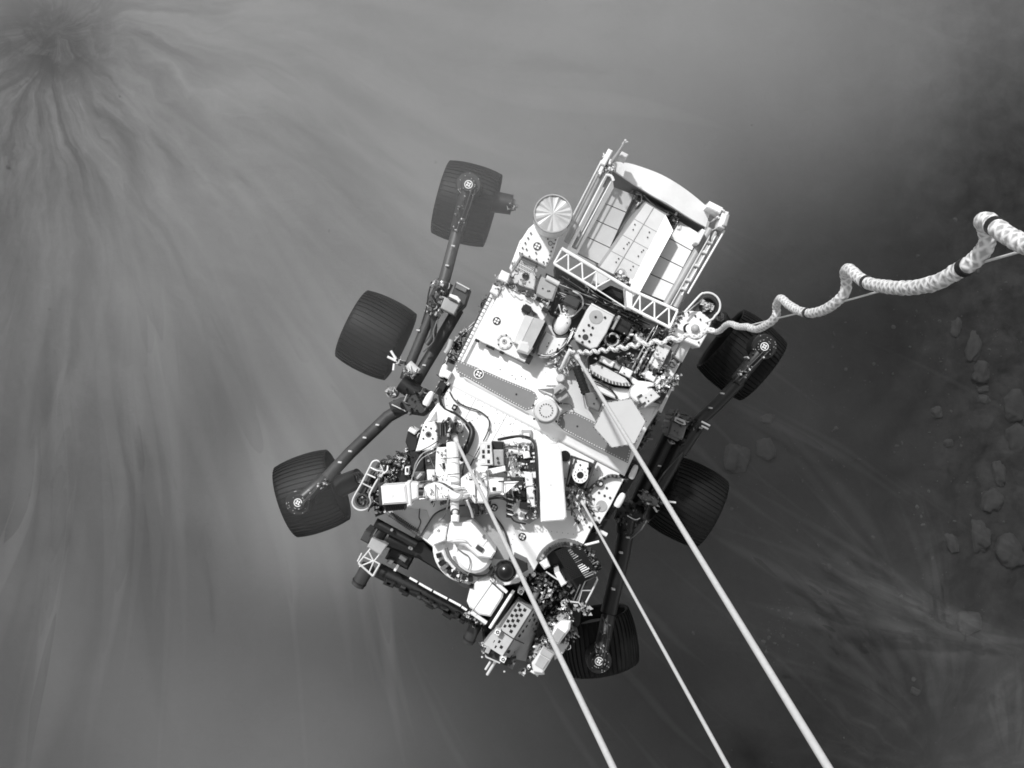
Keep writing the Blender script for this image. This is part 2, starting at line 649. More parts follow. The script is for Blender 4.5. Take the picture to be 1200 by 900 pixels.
def dust_box():
    US = [-1800, -900] + list(range(-160, 1361, 10)) + [2100, 3000]
    VS = [-1600, -800] + list(range(-140, 1041, 10)) + [1700, 2500]
    a, b = len(US), len(VS)
    vs = []
    for v in VS:
        for u in US:
            h = dust_depth(max(-160, min(1360, u)), max(-140, min(1040, v)))
            vs.append(W(u, v, h))
    fs = [(j * a + i, j * a + i + 1, (j + 1) * a + i + 1, (j + 1) * a + i) for j in range(b - 1) for i in range(a - 1)]
    border = [i for i in range(a)] + [j * a + a - 1 for j in range(1, b)] + [(b - 1) * a + i for i in range(a - 2, -1, -1)] + [j * a for j in range(b - 2, 0, -1)]
    o = len(vs)
    vs += [(vs[k][0], vs[k][1], -1.6) for k in border]
    m = len(border)
    for k in range(m):
        fs.append((border[k], o + k, o + (k + 1) % m, border[(k + 1) % m]))
    fs.append(tuple(o + k for k in range(m)))
    me = bpy.data.meshes.new('dust_haze')
    me.from_pydata(vs, [], fs)
    bm = bmesh.new()
    bm.from_mesh(me)
    bmesh.ops.recalc_face_normals(bm, faces=bm.faces)
    bm.to_mesh(me)
    bm.free()
    mm = bpy.data.materials.new('airborne_dust')
    mm.use_nodes = True
    n, l = mm.node_tree.nodes, mm.node_tree.links
    n.clear()
    vol = n.new('ShaderNodeVolumePrincipled')
    vol.inputs['Color'].default_value = (0.66, 0.66, 0.66, 1)
    vol.inputs['Density'].default_value = DUST_SIGMA
    vol.inputs['Anisotropy'].default_value = 0.0
    out = n.new('ShaderNodeOutputMaterial')
    l.new(vol.outputs[0], out.inputs['Volume'])

    me.materials.append(mm)
    o = bpy.data.objects.new('dust_haze', me)
    COL.objects.link(o)
    tag(o, 'pale dust blown off the ground by the engines', None, kind='stuff')


dust_box()


def dust_streamers():
    """long thin wisps of thicker dust carried outward along the exhaust's flow"""
    rg = random.Random(404)
    vs, fs = [], []

    def wisp(pts, wid, thick):
        n = len(pts)
        cs = (-1, -.72, -.42, -.14, .14, .42, .72, 1)
        o = len(vs)
        k = len(cs)
        for i, p in enumerate(pts):
            t = (pts[min(i + 1, n - 1)] - pts[max(i - 1, 0)])
            sd = Vector((-t.y, t.x, 0)).normalized()
            e = math.sin(math.pi * (i + .02) / (n - .96)) ** 1.2
            for c in cs:
                vs.append(p + sd * c * wid * (.06 + .94 * e) + Vector((0, 0, thick * e * (1 - c * c) ** 1.5)))
            for c in reversed(cs[1:-1]):
                vs.append(p + sd * c * wid * (.06 + .94 * e) - Vector((0, 0, thick * e * (1 - c * c) ** 1.5)))
        m = 2 * k - 2
        for i in range(n - 1):
            for q in range(m):
                j = (q + 1) % m
                fs.append((o + i * m + q, o + i * m + j, o + (i + 1) * m + j, o + (i + 1) * m + q))
        fs.append(tuple(o + q for q in range(m - 1, -1, -1)))
        fs.append(tuple(o + (n - 1) * m + q for q in range(m)))

    def flow(src, r0, L, a, bend, z0, z1, wid, thick, wob=.5):
        seed = rg.uniform(0, 90)
        pts = []
        n = 22
        p = Vector((src.x + r0 * math.cos(a), src.y + r0 * math.sin(a)))
        for i in range(n):
            t = i / (n - 1)
            pts.append(Vector((p.x, p.y, z0 + (z1 - z0) * t)))
            an = a + bend * t * L + wob * noise.noise(Vector((p.x * .22, p.y * .22, 3.0))) + .20 * noise.noise(Vector((seed, t * 3, 0)))
            p = p + Vector((math.cos(an), math.sin(an))) * (L / (n - 1))
        wisp(pts, wid, thick)

    for i in range(150):
        a = R(rg.uniform(-104, 16))
        w_ = rg.choice((.05, .08, .12, .2, .34)) * rg.uniform(.7, 1.4)
        flow(S1, rg.uniform(1.0, 8.5), rg.uniform(2.5, 8.5), a, rg.uniform(-.075, -.015), rg.uniform(.4, 2.2), rg.uniform(1.5, 3.6), w_, min(.30, w_ * 1.5) * rg.uniform(.5, 1.2))
    for i in range(70):
        a = R(rg.uniform(-180, 180))
        w_ = rg.uniform(.02, .09)
        flow(S1, rg.uniform(.7, 2.2), rg.uniform(.8, 2.6), a, rg.uniform(-.1, .1), .2, rg.uniform(.3, .8), w_, w_ * 1.8, .8)
    for i in range(28):
        a = R(rg.uniform(-62, -18))
        w_ = rg.uniform(.03, .10)
        flow(S1, rg.uniform(11.0, 16.0), rg.uniform(2, 6), a, rg.uniform(-.03, .0), .3, .8, w_, w_ * .8, .15)
    for i in range(36):
        a = R(rg.uniform(92, 150))
        w_ = rg.choice((.03, .05, .09, .15)) * rg.uniform(.7, 1.3)
        flow(S2, rg.uniform(.6, 2.6), rg.uniform(1.2, 5.5), a, rg.uniform(.02, .16), .2, rg.uniform(.4, 1.2), w_, w_ * rg.uniform(.3, .6), .6)
    for i in range(34):
        w_ = rg.choice((.03, .05, .08, .16)) * rg.uniform(.7, 1.3)
        flow(Vector((9.4, -4.7 + rg.gauss(0, .22))), rg.uniform(0, 2.6), rg.uniform(1.6, 4.8), R(168 + rg.gauss(0, 7)), rg.uniform(-.10, -.02), .3, rg.uniform(.5, 1.2), w_, w_ * rg.uniform(.6, 1.0), .4)
    for i in range(26):
        w_ = rg.choice((.03, .05, .09)) * rg.uniform(.7, 1.3)
        flow(Vector((8.9, -6.9)), rg.uniform(.3, .9), rg.uniform(.8, 2.4), R(rg.uniform(70, 130)), rg.uniform(-.2, .1), .2, rg.uniform(.3, .8), w_, w_ * rg.uniform(.7, 1.2), .5)
    me = bpy.data.meshes.new('dust_wisps')
    me.from_pydata(vs, [], fs)
    bm = bmesh.new()
    bm.from_mesh(me)
    bmesh.ops.recalc_face_normals(bm, faces=bm.faces)
    bm.to_mesh(me)
    bm.free()
    mm = bpy.data.materials.new('thick_dust')
    mm.use_nodes = True
    n, l = mm.node_tree.nodes, mm.node_tree.links
    n.clear()
    vol = n.new('ShaderNodeVolumePrincipled')
    vol.inputs['Color'].default_value = (0.8, 0.8, 0.8, 1)
    vol.inputs['Density'].default_value = 0.155
    out = n.new('ShaderNodeOutputMaterial')
    l.new(vol.outputs[0], out.inputs['Volume'])
    me.materials.append(mm)
    o = bpy.data.objects.new('dust_wisps', me)
    COL.objects.link(o)
    tag(o, 'long thin streaks of dust blown outward over the ground', None, kind='stuff')


dust_streamers()

# ------------------------------------------------------------------ rover
ZD = 12.0                     # front deck
ZU = 12.06                    # raised upper deck
rover = bpy.data.objects.new('rover', None)
rover.location = W(640, 500, 10.84)
rover.empty_display_size = 0.3
COL.objects.link(rover)
tag(rover, 'six wheeled white rover with black wheels hanging on three straight cables above the dust', 'rover')
ROOT[0], ROOT[1] = rover, rover.location.copy()

AR, AF = 27.0, -62.0          # directions of the rover's axes in the picture (across, along)
HARD = ('dark', 'black', 'grey', 'metal', 'light', 'white_satin')
DARKS = ('dark', 'black', 'black', 'grey')
LIGHTS = ('white_satin', 'light', 'metal', 'mid', 'white')


def marker(u, v, z, r, parent, ring=False):
    mb = MB()
    if ring:
        mb.ring(u, v, r * 0.98, r * 1.22, z, z + 0.003, 'white', 28)
    mb.disc(u, v, r, z - 0.003, z + 0.003, 'black', 24)
    k = 0.34 * r
    ca, sa = math.cos(R(AR)), math.sin(R(AR))
    for sx in (-1, 1):
        for sy in (-1, 1):
            mb.box(u + sx * k * ca - sy * k * sa, v + sx * k * sa + sy * k * ca, .5 * r, .5 * r, AR, z, z + 0.006, 'white')
    return mb.build('target_marker', parent)


# --- chassis
mb = MB()
body = [(585, 335), (612, 320), (700, 350), (812, 402), (772, 482), (735, 540), (684, 639), (673, 634), (655, 633), (640, 645), (625, 672), (608, 684),
        (575, 690), (533, 668), (505, 640), (491, 629), (449, 600), (470, 560), (488, 527), (495, 496), (513, 472), (526, 453), (540, 419)]
mb.prism(body, 11.52, ZD, 'white', 0.006, 'grey')
rg = random.Random(5)
dots = []
while len(dots) < 70:
    p = (rg.uniform(500, 735), rg.uniform(440, 620))
    t = (p[0] - 530) * 0.47 - (p[1] - 440) * 0.88
    if inside(p, body) and t < -14 and t > -46:
        dots.append(p)
mb.dots(dots, ZD, 0.55, 0.004, 'dark', 6)
for a, b in (((500, 508), (640, 578)), ((603, 470), (575, 520)), ((668, 505), (650, 521)), ((560, 462), (520, 540))):
    mb.tube([(a[0], a[1], ZD), (b[0], b[1], ZD)], 0.35, 'mid', 4)
mb.dots(mb.row((545, 462), (700, 540), 22) + mb.row((700, 600), (690, 625), 5) + mb.row((600, 675), (622, 664), 5) + mb.row((604, 620), (596, 650), 6) + mb.row((640, 622), (672, 626), 6), ZD, 0.55, 0.004, 'mid', 6)
chassis = mb.build('chassis')

mb = MB()
upper = [(581, 340), (598, 327), (650, 350), (672, 398), (690, 420), (700, 470), (712, 480), (772, 476), (733, 559), (522, 449)]
mb.pillow(upper, ZD - 0.01, ZU, 'white', 0.078, 0.058)
mb.prism([(640, 434), (652, 430), (664, 440), (662, 452), (640, 452)], ZU - .004, ZU + .012, 'white_satin', 0.003)
mb.dots([(586, 433), (600, 440), (640, 437), (611, 441), (616, 444), (604, 444), (652, 432)], ZU, 0.7, 0.004, 'dark')
upper_deck = mb.build('raised_deck', chassis)

for poly, dd in (([(537, 422), (560, 431), (590, 444), (622, 457), (627, 460), (630, 466), (629, 473), (624, 479), (616, 481), (590, 467), (560, 450), (535, 436), (533, 428)], (605, 462)),
                 ([(656, 487), (664, 482), (674, 483), (700, 496), (742, 518), (736, 543), (716, 533), (690, 520), (660, 504), (653, 497)], (676.5, 499.5))):
    mb = MB()
    mb.prism(poly, ZU - .004, ZU + .005, 'strip', 0.002)
    n = len(poly)
    ins = inset([Vector(p) for p in poly], 1.6)
    for i in range(n):
        a, b = ins[i], ins[(i + 1) % n]
        k = max(1, int((b - a).length / 3.0))
        for j in range(k):
            q = a + (b - a) * (j / k)
            mb.dots([(q.x, q.y)], ZU + .005, 0.62, 0.004, 'white', 6)
    mb.dots([dd], ZU + .005, 1.1, 0.003, 'black', 8)
    mb.build('dark_deck_panel', chassis)
marker(561, 438, ZU + 0.008, 4.9, chassis, True)
marker(612, 629, ZD + 0.003, 4.6, chassis)
marker(579, 595, ZD + 0.003, 4.4, chassis)

# --- raised white plate with the instrument box
mb = MB()
ZP = 12.12
mb.prism([(590, 335), (645, 359), (615, 425), (556, 397)], ZU - .004, ZP, 'white', 0.006)
mb.dots([(604, 341)], ZP, 0.8, 0.004, 'mid')
plate = mb.build('electronics_plate', chassis)
mb = MB()
for a, b, wd in (((558, 398), (615, 426), 2.0),):
    mb.tube([(a[0], a[1], ZP - .02), (b[0], b[1], ZP - .02)], 0.8, 'mid', 6)
for (u, v) in ((559, 399), (572, 406), (577, 408), (588, 413)):
    mb.box(u, v, 5, 3, AR, ZP - .05, ZP + .008, 'black', 0.002)
mb.build('edge_clip', plate)
mb = MB()
mb.ring(591, 400, 6.6, 9.0, ZP - .002, ZP + .012, 'light', 28)
mb.disc(591, 400, 6.6, ZP - .002, ZP + .006, 'white_satin', 24)
mb.ring(591, 400, 1.6, 3.0, ZP, ZP + .012, 'mid', 16)
mb.dots([(591, 400)], ZP + .006, 0.8, 0.006, 'black', 8)
for i in range(8):
    a = i * math.pi / 4 + .3
    mb.dots([(591 + 7.8 * math.cos(a), 400 + 7.8 * math.sin(a))], ZP + .01, 1.0, 0.006, 'mid' if i % 3 else 'black', 8)
mb.build('calibration_dial', plate)
marker(582, 376, ZP + 0.003, 4.6, plate)
mb = MB()
mb.prism([(615, 369), (626, 372), (610, 405), (601, 401)], ZP - .004, ZP + .07, 'light', 0.004)
mb.sheet([(626, 372, ZP + .07), (639, 376, ZP + .11), (622, 410, ZP + .11), (610, 405, ZP + .07)], 0.07, 'mid')  # shaded half of the box coloured darker than its lit left
mb.prism([(639, 376), (642, 379), (626, 414), (622, 410)], ZP - .05, ZP + .05, 'dark')  # dark strip paints shade on the side away from the sun
mb.prism([(609, 399), (619, 401), (625, 408), (619, 416), (605, 411)], ZP - .004, ZP + .10, 'light', 0.012)
mb.box(620, 421, 11, 6, AF, ZP - .004, ZP + .06, 'black', 0.004)
mb.box(612, 420, 12, 5, AR, ZP - .004, ZP + .03, 'white', 0.004)
mb.build('instrument_box', plate)
mb = MB()
mb.box(617, 362, 10, 8, AF, ZP, ZP + .05, 'black', 0.003)
mb.box(617, 362, 6, 11, AF, ZP, ZP + .055, 'black', 0.003)
mb.prism([(623, 363), (630, 368), (625, 370)], ZP, ZP + .04, 'black')
mb.box(639, 363, 8, 5, AR, ZP, ZP + .05, 'black', 0.003)
mb.build('connector', plate)

# --- left edge rail and side hardware
mb = MB()
for i in range(19):
    t = i / 18
    u, v = 579 - 39 * t, 341 + 78 * t
    mb.tube([(u, v, ZU), (u - 1.8, v + 3.4, ZU)], 2.3, 'white_satin' if i % 2 else 'light', 8)
mb.tube([(576, 341, ZU - .03), (536, 419, ZU - .03)], 1.2, 'dark', 6)
mb.build('edge_rail', chassis)
mb = MB()
clutter(mb, [(570, 343), (577, 347), (566, 370), (560, 364)], 14, 11.9, 12.02, 1.5, 4, DARKS, 11, AF, 11.6)
clutter(mb, [(545, 380), (553, 388), (540, 412), (530, 425), (520, 425), (526, 405)], 44, 11.85, 12.03, 1.2, 4.5, ('dark', 'black', 'black', 'grey', 'mid', 'metal'), 12, AF, 11.6)
wires(mb, [(556, 378, 11.95), (545, 388, 11.95), (533, 400, 11.9), (524, 418, 11.9), (517, 440, 11.9)], 5, 1.2, 0.55, ('dark', 'grey', 'light'), 13)
mb.tube([(529, 398, 12.0), (526, 408, 12.0), (522, 414, 12.0)], 3.2, 'mid', 10, 3)
mb.build('wiring_harness', chassis)
for side, caps in (('l', (((522.5, 427), (517.5, 442), 4.0), ((507, 459), (498, 475), 4.4))), ('r', (((746, 545), (739, 561), 3.6), ((731, 578), (722, 594), 4.2)))):
    for (a, b, r) in caps:
        mb = MB()
        mb.tube_w([W(a[0], a[1], 12.0) + (W(b[0], b[1], 12.0) - W(a[0], a[1], 12.0)) * t for t in (0, .12, .5, .9, 1)],
                  [r * q * px(12) for q in (.45, .85, 1.05, 1.0, .7)], 'white_satin' if side == 'l' or a[1] > 570 else 'light', 14)
        mb.build('end_fitting', chassis)
mb = MB()
clutter(mb, [(515, 440), (528, 446), (518, 466), (510, 462)], 24, 11.95, 12.05, 1.2, 3.6, HARD, 14, AF, 11.6)
mb.box(516, 455, 16, 9, AF, 11.6, 12.03, 'black', 0.004)
mb.box(524.5, 439, 9, 7, AF, 11.8, 12.06, 'white_satin', 0.006)
mb.build('edge_bracket', chassis)
mb = MB()
clutter(mb, [(738, 540), (748, 545), (722, 592), (700, 625), (694, 622), (722, 572)], 64, 11.8, 11.98, 1.5, 4.5, ('black', 'black', 'dark', 'black', 'grey'), 15, AF, 11.5)
clutter(mb, [(766, 488), (776, 478), (764, 508), (750, 530), (745, 525)], 40, 11.75, 11.95, 1.5, 5, ('black', 'black', 'dark', 'grey'), 16, AF, 11.5)
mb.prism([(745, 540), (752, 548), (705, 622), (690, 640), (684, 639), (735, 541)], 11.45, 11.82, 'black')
mb.build('side_harness', chassis)
mb = MB()
mb.tube([(702, 622, 11.95), (711, 627, 11.95)], 2.6, 'white_satin', 12)
mb.tube([(685, 639, 12.0), (702, 634.5, 12.0)], 1.6, 'white_satin', 10)
mb.build('pin', chassis)

# --- front deck wiring and bridle brackets
mb = MB()
wires(mb, [(514, 454, 12.03), (516, 470, 12.03), (521, 479, 12.03), (533, 484, 12.03), (546, 494, 12.03), (553, 504, 12.03), (552, 514, 12.03), (546, 528, 12.04), (540, 540, 12.04)], 4, 0.8, 1.0, ('black', 'black', 'dark'), 21)
mb.tube([(548, 496, 12.03), (553, 504, 12.04), (552, 514, 12.05), (545, 530, 12.05)], 3.8, 'black', 10, 4)
mb.dots([(546, 516), (544, 521), (542, 526)], 12.09, 0.8, 0.006, 'white')
mb.tube([(527, 459, 12.02), (532, 468, 12.02), (545, 476, 12.02), (560, 481, 12.02), (571, 489, 12.02), (573.5, 498, 12.02), (570, 510, 12.02), (560, 528, 12.02), (551, 546, 12.02)], 0.9, 'dark', 6, 5)
for u, v in ((536, 471), (560, 482), (573, 503), (556, 537)):
    mb.box(u, v, 3.2, 2.6, AR, 12.0, 12.03, 'grey', 0.003)
mb.box(532.5, 477.5, 5.5, 6, AR, 12.0, 12.06, 'black', 0.004)
mb.disc(532.5, 477.5, 1.4, 12.0, 12.068, 'light', 10)
mb.box(617, 508.5, 12, 9, 0, 12.0, 12.03, 'mid', 0.003)
mb.box(617, 511, 7, 6, 0, 12.0, 12.05, 'white')
mb.build('deck_cable', chassis)

mb = MB()
mb.prism([(513, 472), (521, 480), (534, 487), (531, 496), (512, 496), (500, 494), (503, 486)], ZD, 12.05, 'white_satin', 0.006)
mb.prism([(511, 482), (503, 494), (512, 492)], 12.04, 12.058, 'mid')
mb.prism([(496, 497), (509, 494), (512, 500), (513, 512), (512, 520), (508, 527), (487, 529)], ZD - .1, 12.12, 'white', 0.006)
mb.disc(502, 509, 3.6, 12.11, 12.124, 'grey', 14)
mb.disc(502, 509, 1.9, 12.11, 12.128, 'black', 12)
mb.dots([(499, 500), (496, 504), (505, 502), (511, 505), (496, 514), (507, 514), (511, 495)], 12.12, 1.1, 0.005, 'black', 8)
mb.box(523, 508, 25, 21, 88, ZD, 12.16, 'dark', 0.006)
for k in range(6):
    mb.box(516 + 2.9 * k, 503, 14, 0.8, 88, 12.15, 12.175, 'black' if k % 2 else 'grey')
mb.box(525, 510, 4, 3, 88, 12.15, 12.19, 'mid', 0.003)
mb.disc(536, 500, 7, ZD, 12.08, 'white_satin', 18, 0.01)
clutter(mb, [(512, 492), (540, 490), (546, 510), (534, 524), (512, 524)], 40, 12.1, 12.2, 0.8, 2.4, ('grey', 'dark', 'metal', 'black', 'light'), 22, AR, 12.0)
mb.build('cable_bracket', chassis)
mb = MB()
mb.prism([(478, 505), (490, 511), (487, 528), (480, 530), (475, 518)], 11.7, 12.08, 'black', 0.006)
mb.box(483, 505, 9, 5, 30, 11.9, 12.12, 'white', 0.006)
clutter(mb, [(478, 500), (496, 496), (490, 520), (480, 530)], 16, 12.0, 12.1, 1, 2.6, HARD, 23, AR, 11.8)
mb.build('side_camera', chassis)

# right bridle bracket
mb = MB()
mb.disc(662, 534.5, 6.5, ZD, 12.012, 'gloss_black', 22)
mb.prism([(670, 534), (695, 543), (697, 548), (686, 575), (664, 566)], ZD, 12.05, 'dark', 0.006)
mb.prism([(673, 538), (690, 543), (690, 552), (688, 562), (682, 567), (674, 565), (669, 555)], 12.04, 12.11, 'white', 0.004)
mb.ring(680, 557, 4.2, 9.2, 12.10, 12.13, 'white', 24)
mb.disc(680, 557, 4.4, 12.09, 12.122, 'black', 18)
for i in range(10):
    a = i * .628
    mb.dots([(680 + 6.8 * math.cos(a), 557 + 6.8 * math.sin(a))], 12.13, 0.7, 0.004, 'dark')
mb.dots([(675, 541), (680, 545), (689, 549), (672, 548)], 12.11, 1.3, 0.006, 'dark', 8)
mb.box(670, 552, 34, 1.5, -72, 12.05, 12.12, 'dark')
mb.box(692, 556, 34, 2.2, -66, 12.05, 12.12, 'dark')
clutter(mb, [(664, 566), (690, 575), (695, 600), (676, 615), (664, 604)], 64, 12.02, 12.12, 1.0, 3.6, ('black', 'black', 'dark', 'grey', 'metal', 'light'), 24, AF, ZD)
mb.build('cable_bracket', chassis)
mb = MB()
arc = [(690 + 30 * 0 + 0, 0)]
mb.prism([(697, 566), (703, 559), (712, 557), (722, 560), (731, 562), (716, 592), (703, 614), (694, 608), (697, 590), (692, 578)], ZD, 12.03, 'white_satin', 0.004)
for i in range(15):
    t = i / 14
    u, v = 692 + 33 * t, 574 - 16 * math.sin(t * 1.9)
    mb.box(u, v, 3, 2.6, -50 + 70 * t, 12.0, 12.07, 'black' if i % 2 else 'grey', 0.003)
mb.disc(703, 567, 4.4, 12.0, 12.06, 'dark', 14, 0.004)
mb.disc(704, 567, 2.0, 12.0, 12.066, 'light', 10)
mb.disc(705, 593, 6.5, 12.02, 12.038, 'mid', 20)
mb.dots([(702, 577.5), (708.5, 581), (715, 583.5), (696, 604), (702, 607), (699.5, 612), (685, 609), (691, 618), (711, 572), (696, 585)], 12.03, 1.5, 0.006, 'dark', 8)
mb.tube([(690, 592, 12.06), (697, 594, 12.08), (702, 592, 12.06)], 0.9, 'light', 6, 3)
mb.build('hinge_plate', chassis)

# --- round device between the dark strips
mb = MB()
mb.prism([(627, 470), (640, 463), (652, 467), (659, 480), (654, 492), (640, 498), (628, 493), (624, 482)], ZU - .004, ZU + .05, 'white_satin', 0.008)
mb.disc(640, 482, 15, ZU, ZU + .08, 'mid', 26, 0.004)
mb.disc(640, 481, 13.6, ZU, ZU + .13, 'light', 28, 0.006)
for i in range(16):
    a = i * math.pi / 8
    mb.dots([(640 + 7.6 * math.cos(a), 481 + 7.6 * math.sin(a))], ZU + .13, 0.8, 0.005, 'dark')
mb.prism([(648, 455), (657, 449), (664, 454), (667, 465), (656, 472), (648, 466)], ZU, ZU + .10, 'mid', 0.008)
mb.sheet([(648, 455, ZU + .105), (630, 456, ZU + .02), (648, 462, ZU + .105)], 0.02, 'grey')
mb.box(654, 460, 10, 2.4, -40, ZU + .09, ZU + .13, 'dark', 0.003)
mb.box(659, 458, 10, 2.4, -40, ZU + .09, ZU + .13, 'grey', 0.003)
mb.dots([(625, 475), (655, 473), (626, 491), (652, 494)], ZU + .05, 1.4, 0.02, 'dark', 8)
mb.box(655, 471, 8, 2, 30, ZU + .05, ZU + .09, 'black')
mb.tube([(660, 473, ZU + .04), (668, 474, ZU + .04), (671, 480, ZU + .03)], 0.7, 'grey', 6, 4)
mb.build('rotary_actuator', chassis)

# --- hexagonal antenna
mb = MB()
ZH = 12.30
hexa = [(710, 472), (740, 467), (757, 494), (744, 520), (717, 525), (696, 501)]
mb.prism(hexa, ZH - .035, ZH, 'hga', 0.004, 'mid')
hx = [Vector(p) for p in hexa]
for i in range(6):
    a, b = hx[i], hx[(i + 1) % 6]
    for j in range(9):
        q = a + (b - a) * (j / 9)
        mb.dots([(q.x, q.y)], ZH - .006, 0.75, 0.004, 'mid' if j % 2 else 'dark', 6)
hga = mb.build('hexagonal_antenna')
mb = MB()
mb.disc(750, 461, 11, 12.06, 12.24, 'white_satin', 26, 0.008)
mb.prism([(747, 466), (764, 455), (774, 465), (756, 478)], 12.05, 12.28, 'light', 0.006)
mb.dots([(757, 466), (760, 470), (763, 463)], 12.28, 1.0, 0.004, 'black')
mb.box(753, 474, 9, 2.2, -35, 12.2, 12.29, 'dark')
mb.box(750, 464, 6, 1.6, -35, 12.2, 12.29, 'dark')
mb.cone((728, 496, 12.05), (728, 496, 12.26), 10, 10, 'mid', 18)
mb.build('gimbal', hga)

# --- black hose and grey box above the antenna
mb = MB()
for i in range(9):
    t = i / 9
    if i == 0:
        mb.tube([(675, 429, 12.15), (687, 462, 12.15)], 4.6, 'black', 12)
    mb.tube([(675.5 + 11 * t, 430 + 31 * t, 12.16), (676.3 + 11 * t, 432.6 + 31 * t, 12.16)], 5.4 - .5 * (i % 2), 'black', 12)
mb.prism([(686, 461), (698, 459), (707, 470), (702, 483), (690, 477)], ZU, 12.20, 'grey', 0.008)
mb.dots([(699, 467), (696, 473)], 12.20, 1.1, 0.004, 'black', 8)
mb.build('corrugated_hose', chassis)

# --- aft equipment bay
mb = MB()
mb.prism([(640, 320), (700, 350), (812, 402), (775, 474), (745, 466), (700, 470), (690, 420), (672, 398), (650, 372), (632, 362)], 11.9, 12.025, 'dark')
bay = mb.build('equipment_bay', chassis)
ZE = 12.03
mb = MB()
mb.prism([(612, 279), (619, 268), (626, 262), (655, 277), (648, 300), (640, 312), (608, 297)], ZE, 12.17, 'white', 0.006)
mb.prism([(612, 279), (609, 282), (597, 314), (600, 318), (612, 300)], 11.8, 12.12, 'white', 0.01)
mb.dots(mb.row((622, 273), (609, 296), 5) + mb.row((612, 297), (637, 307), 4) + mb.row((651, 281), (641, 308), 7) + [(617, 292), (628, 296), (642, 280)], 12.17, 1.0, 0.012, 'dark', 8)
mb.ring(645, 285, 2.0, 2.8, 12.165, 12.175, 'grey', 14)
rear_plate = mb.build('rear_corner_plate', bay)
marker(629.5, 288.5, 12.173, 4.7, rear_plate)
mb = MB()
mb.prism([(604, 300), (631, 312), (626, 340), (598, 331)], ZE, 12.10, 'light', 0.006)
for i in range(9):
    for j in range(6):
        u = 609 + i * 2.1 * .89 - j * 1.0 + (j % 2) * 1.0
        v = 306 + i * 2.1 * .45 + j * 1.8
        mb.dots([(u, v)], 12.10, 0.62, 0.003, 'dark')
mb.disc(616, 324, 4.2, 12.09, 12.108, 'black', 10)
mb.box(622, 303, 20, 3, AR, 12.1, 12.16, 'grey', 0.004)
clutter(mb, [(600, 302), (631, 312), (626, 340), (598, 331)], 26, 12.1, 12.15, 0.8, 2.2, ('mid', 'dark', 'light', 'metal'), 31, AR, ZE)
mb.build('vent_plate', bay)
mb = MB()
mb.prism([(588, 316), (598, 321), (595, 332), (583, 327)], ZE, 12.16, 'white_satin', 0.006)
mb.prism([(578, 333), (588, 337), (583, 347), (574, 342)], ZE, 12.14, 'white_satin', 0.006)
clutter(mb, [(580, 322), (602, 330), (596, 340), (576, 340)], 26, 12.1, 12.19, 0.9, 2.6, ('dark', 'metal', 'white_satin', 'mid', 'black'), 32, AR, ZE)
clutter(mb, [(598, 332), (648, 354), (646, 360), (594, 337)], 46, 12.1, 12.18, 0.8, 2.6, ('dark', 'metal', 'mid', 'mid', 'black', 'light'), 33, AR, ZE)
mb.build('corner_bracket', bay)
# drum antenna
mb = MB()
ZT = 12.42
c, k = W(648, 250, ZT), px(ZT)
seg = 36
rad = 22.0 * k
rgd = random.Random(3)
vs = [c + Vector((0, 0, 0.004))]
for i in range(seg):
    a = 2 * math.pi * i / seg
    vs.append(c + Vector((rad * math.cos(a), rad * math.sin(a), 0.006 * rgd.uniform(-1, 1))))
mb.add(vs, [[0, 1 + i, 1 + (i + 1) % seg] for i in range(seg)], 'drum_top')
mb.tube_w([Vector((c.x, c.y, 12.16)), Vector((c.x, c.y, ZT - .012))], rad * .985, 'light', 36)
mb.ring(648, 250, 21.2, 22.6, ZT - .03, ZT + .012, 'mid', 36)
mb.ring(648, 250, 21.8, 23.4, ZT - .20, ZT - .15, 'grey', 36)
mb.build('drum_antenna')

mb = MB()
mb.prism([(633, 323), (655, 333), (648, 353), (640, 352), (627, 345), (628, 334)], ZE, 12.13, 'mid', 0.012)
mb.tube([(634, 322, 12.12), (628, 334, 12.14), (628, 345, 12.12), (638, 352, 12.1), (648, 354, 12.1)], 1.0, 'dark', 6, 5)
mb.dots([(636, 338), (642, 341), (644, 341)], 12.13, 1.0, 0.004, 'black')
mb.tube([(640, 325, 12.14), (655, 333, 12.14)], 3.0, 'light', 10)
mb.build('fluid_tank', bay)
mb = MB()
mb.prism([(664, 345), (681, 352), (676, 362), (660, 354)], ZE, 12.20, 'dark', 0.006)
mb.sphere(667, 363, 12.08, 9.0, 'white_satin', 20, 12, 0.7)
mb.tube([(655, 357, 12.1), (659, 369, 12.12), (669, 371, 12.12), (677, 365, 12.12), (683, 357, 12.14), (681, 347, 12.16), (671, 341, 12.16)], 1.0, 'light', 8, 5)
mb.tube([(657, 357, 12.1), (660, 371, 12.1), (670, 373, 12.1), (679, 366, 12.1)], 1.4, 'dark', 8, 5)
mb.build('pump', bay)
mb = MB()
mb.tube_w([W(663, 370, 12.08), W(661, 376, 12.1), W(657, 385, 12.1), W(656, 388, 12.08)], [7 * px(12), 8.5 * px(12), 8.5 * px(12), 6.5 * px(12)], 'white', 16)
mb.tube([(650, 372, 12.1), (647.5, 382, 12.1), (650, 390, 12.1), (657, 393, 12.1), (665, 389, 12.1), (669, 379, 12.1)], 0.9, 'black', 6, 5)
mb.build('rounded_cover', bay)
mb = MB()
mb.prism([(632, 404), (640, 388), (652, 396), (664, 396), (658, 408), (646, 418), (634, 420), (630, 414)], ZE, 12.10, 'white_satin', 0.006)
mb.dots([(643, 402), (641, 406), (655, 404)], 12.10, 0.8, 0.004, 'dark')
wires(mb, [(631, 417, 12.12), (643, 418, 12.12), (652, 414, 12.12), (660, 408, 12.12), (668, 396, 12.12), (672, 386, 12.12)], 6, 0.9, 0.8, ('dark', 'black', 'light', 'metal'), 34)
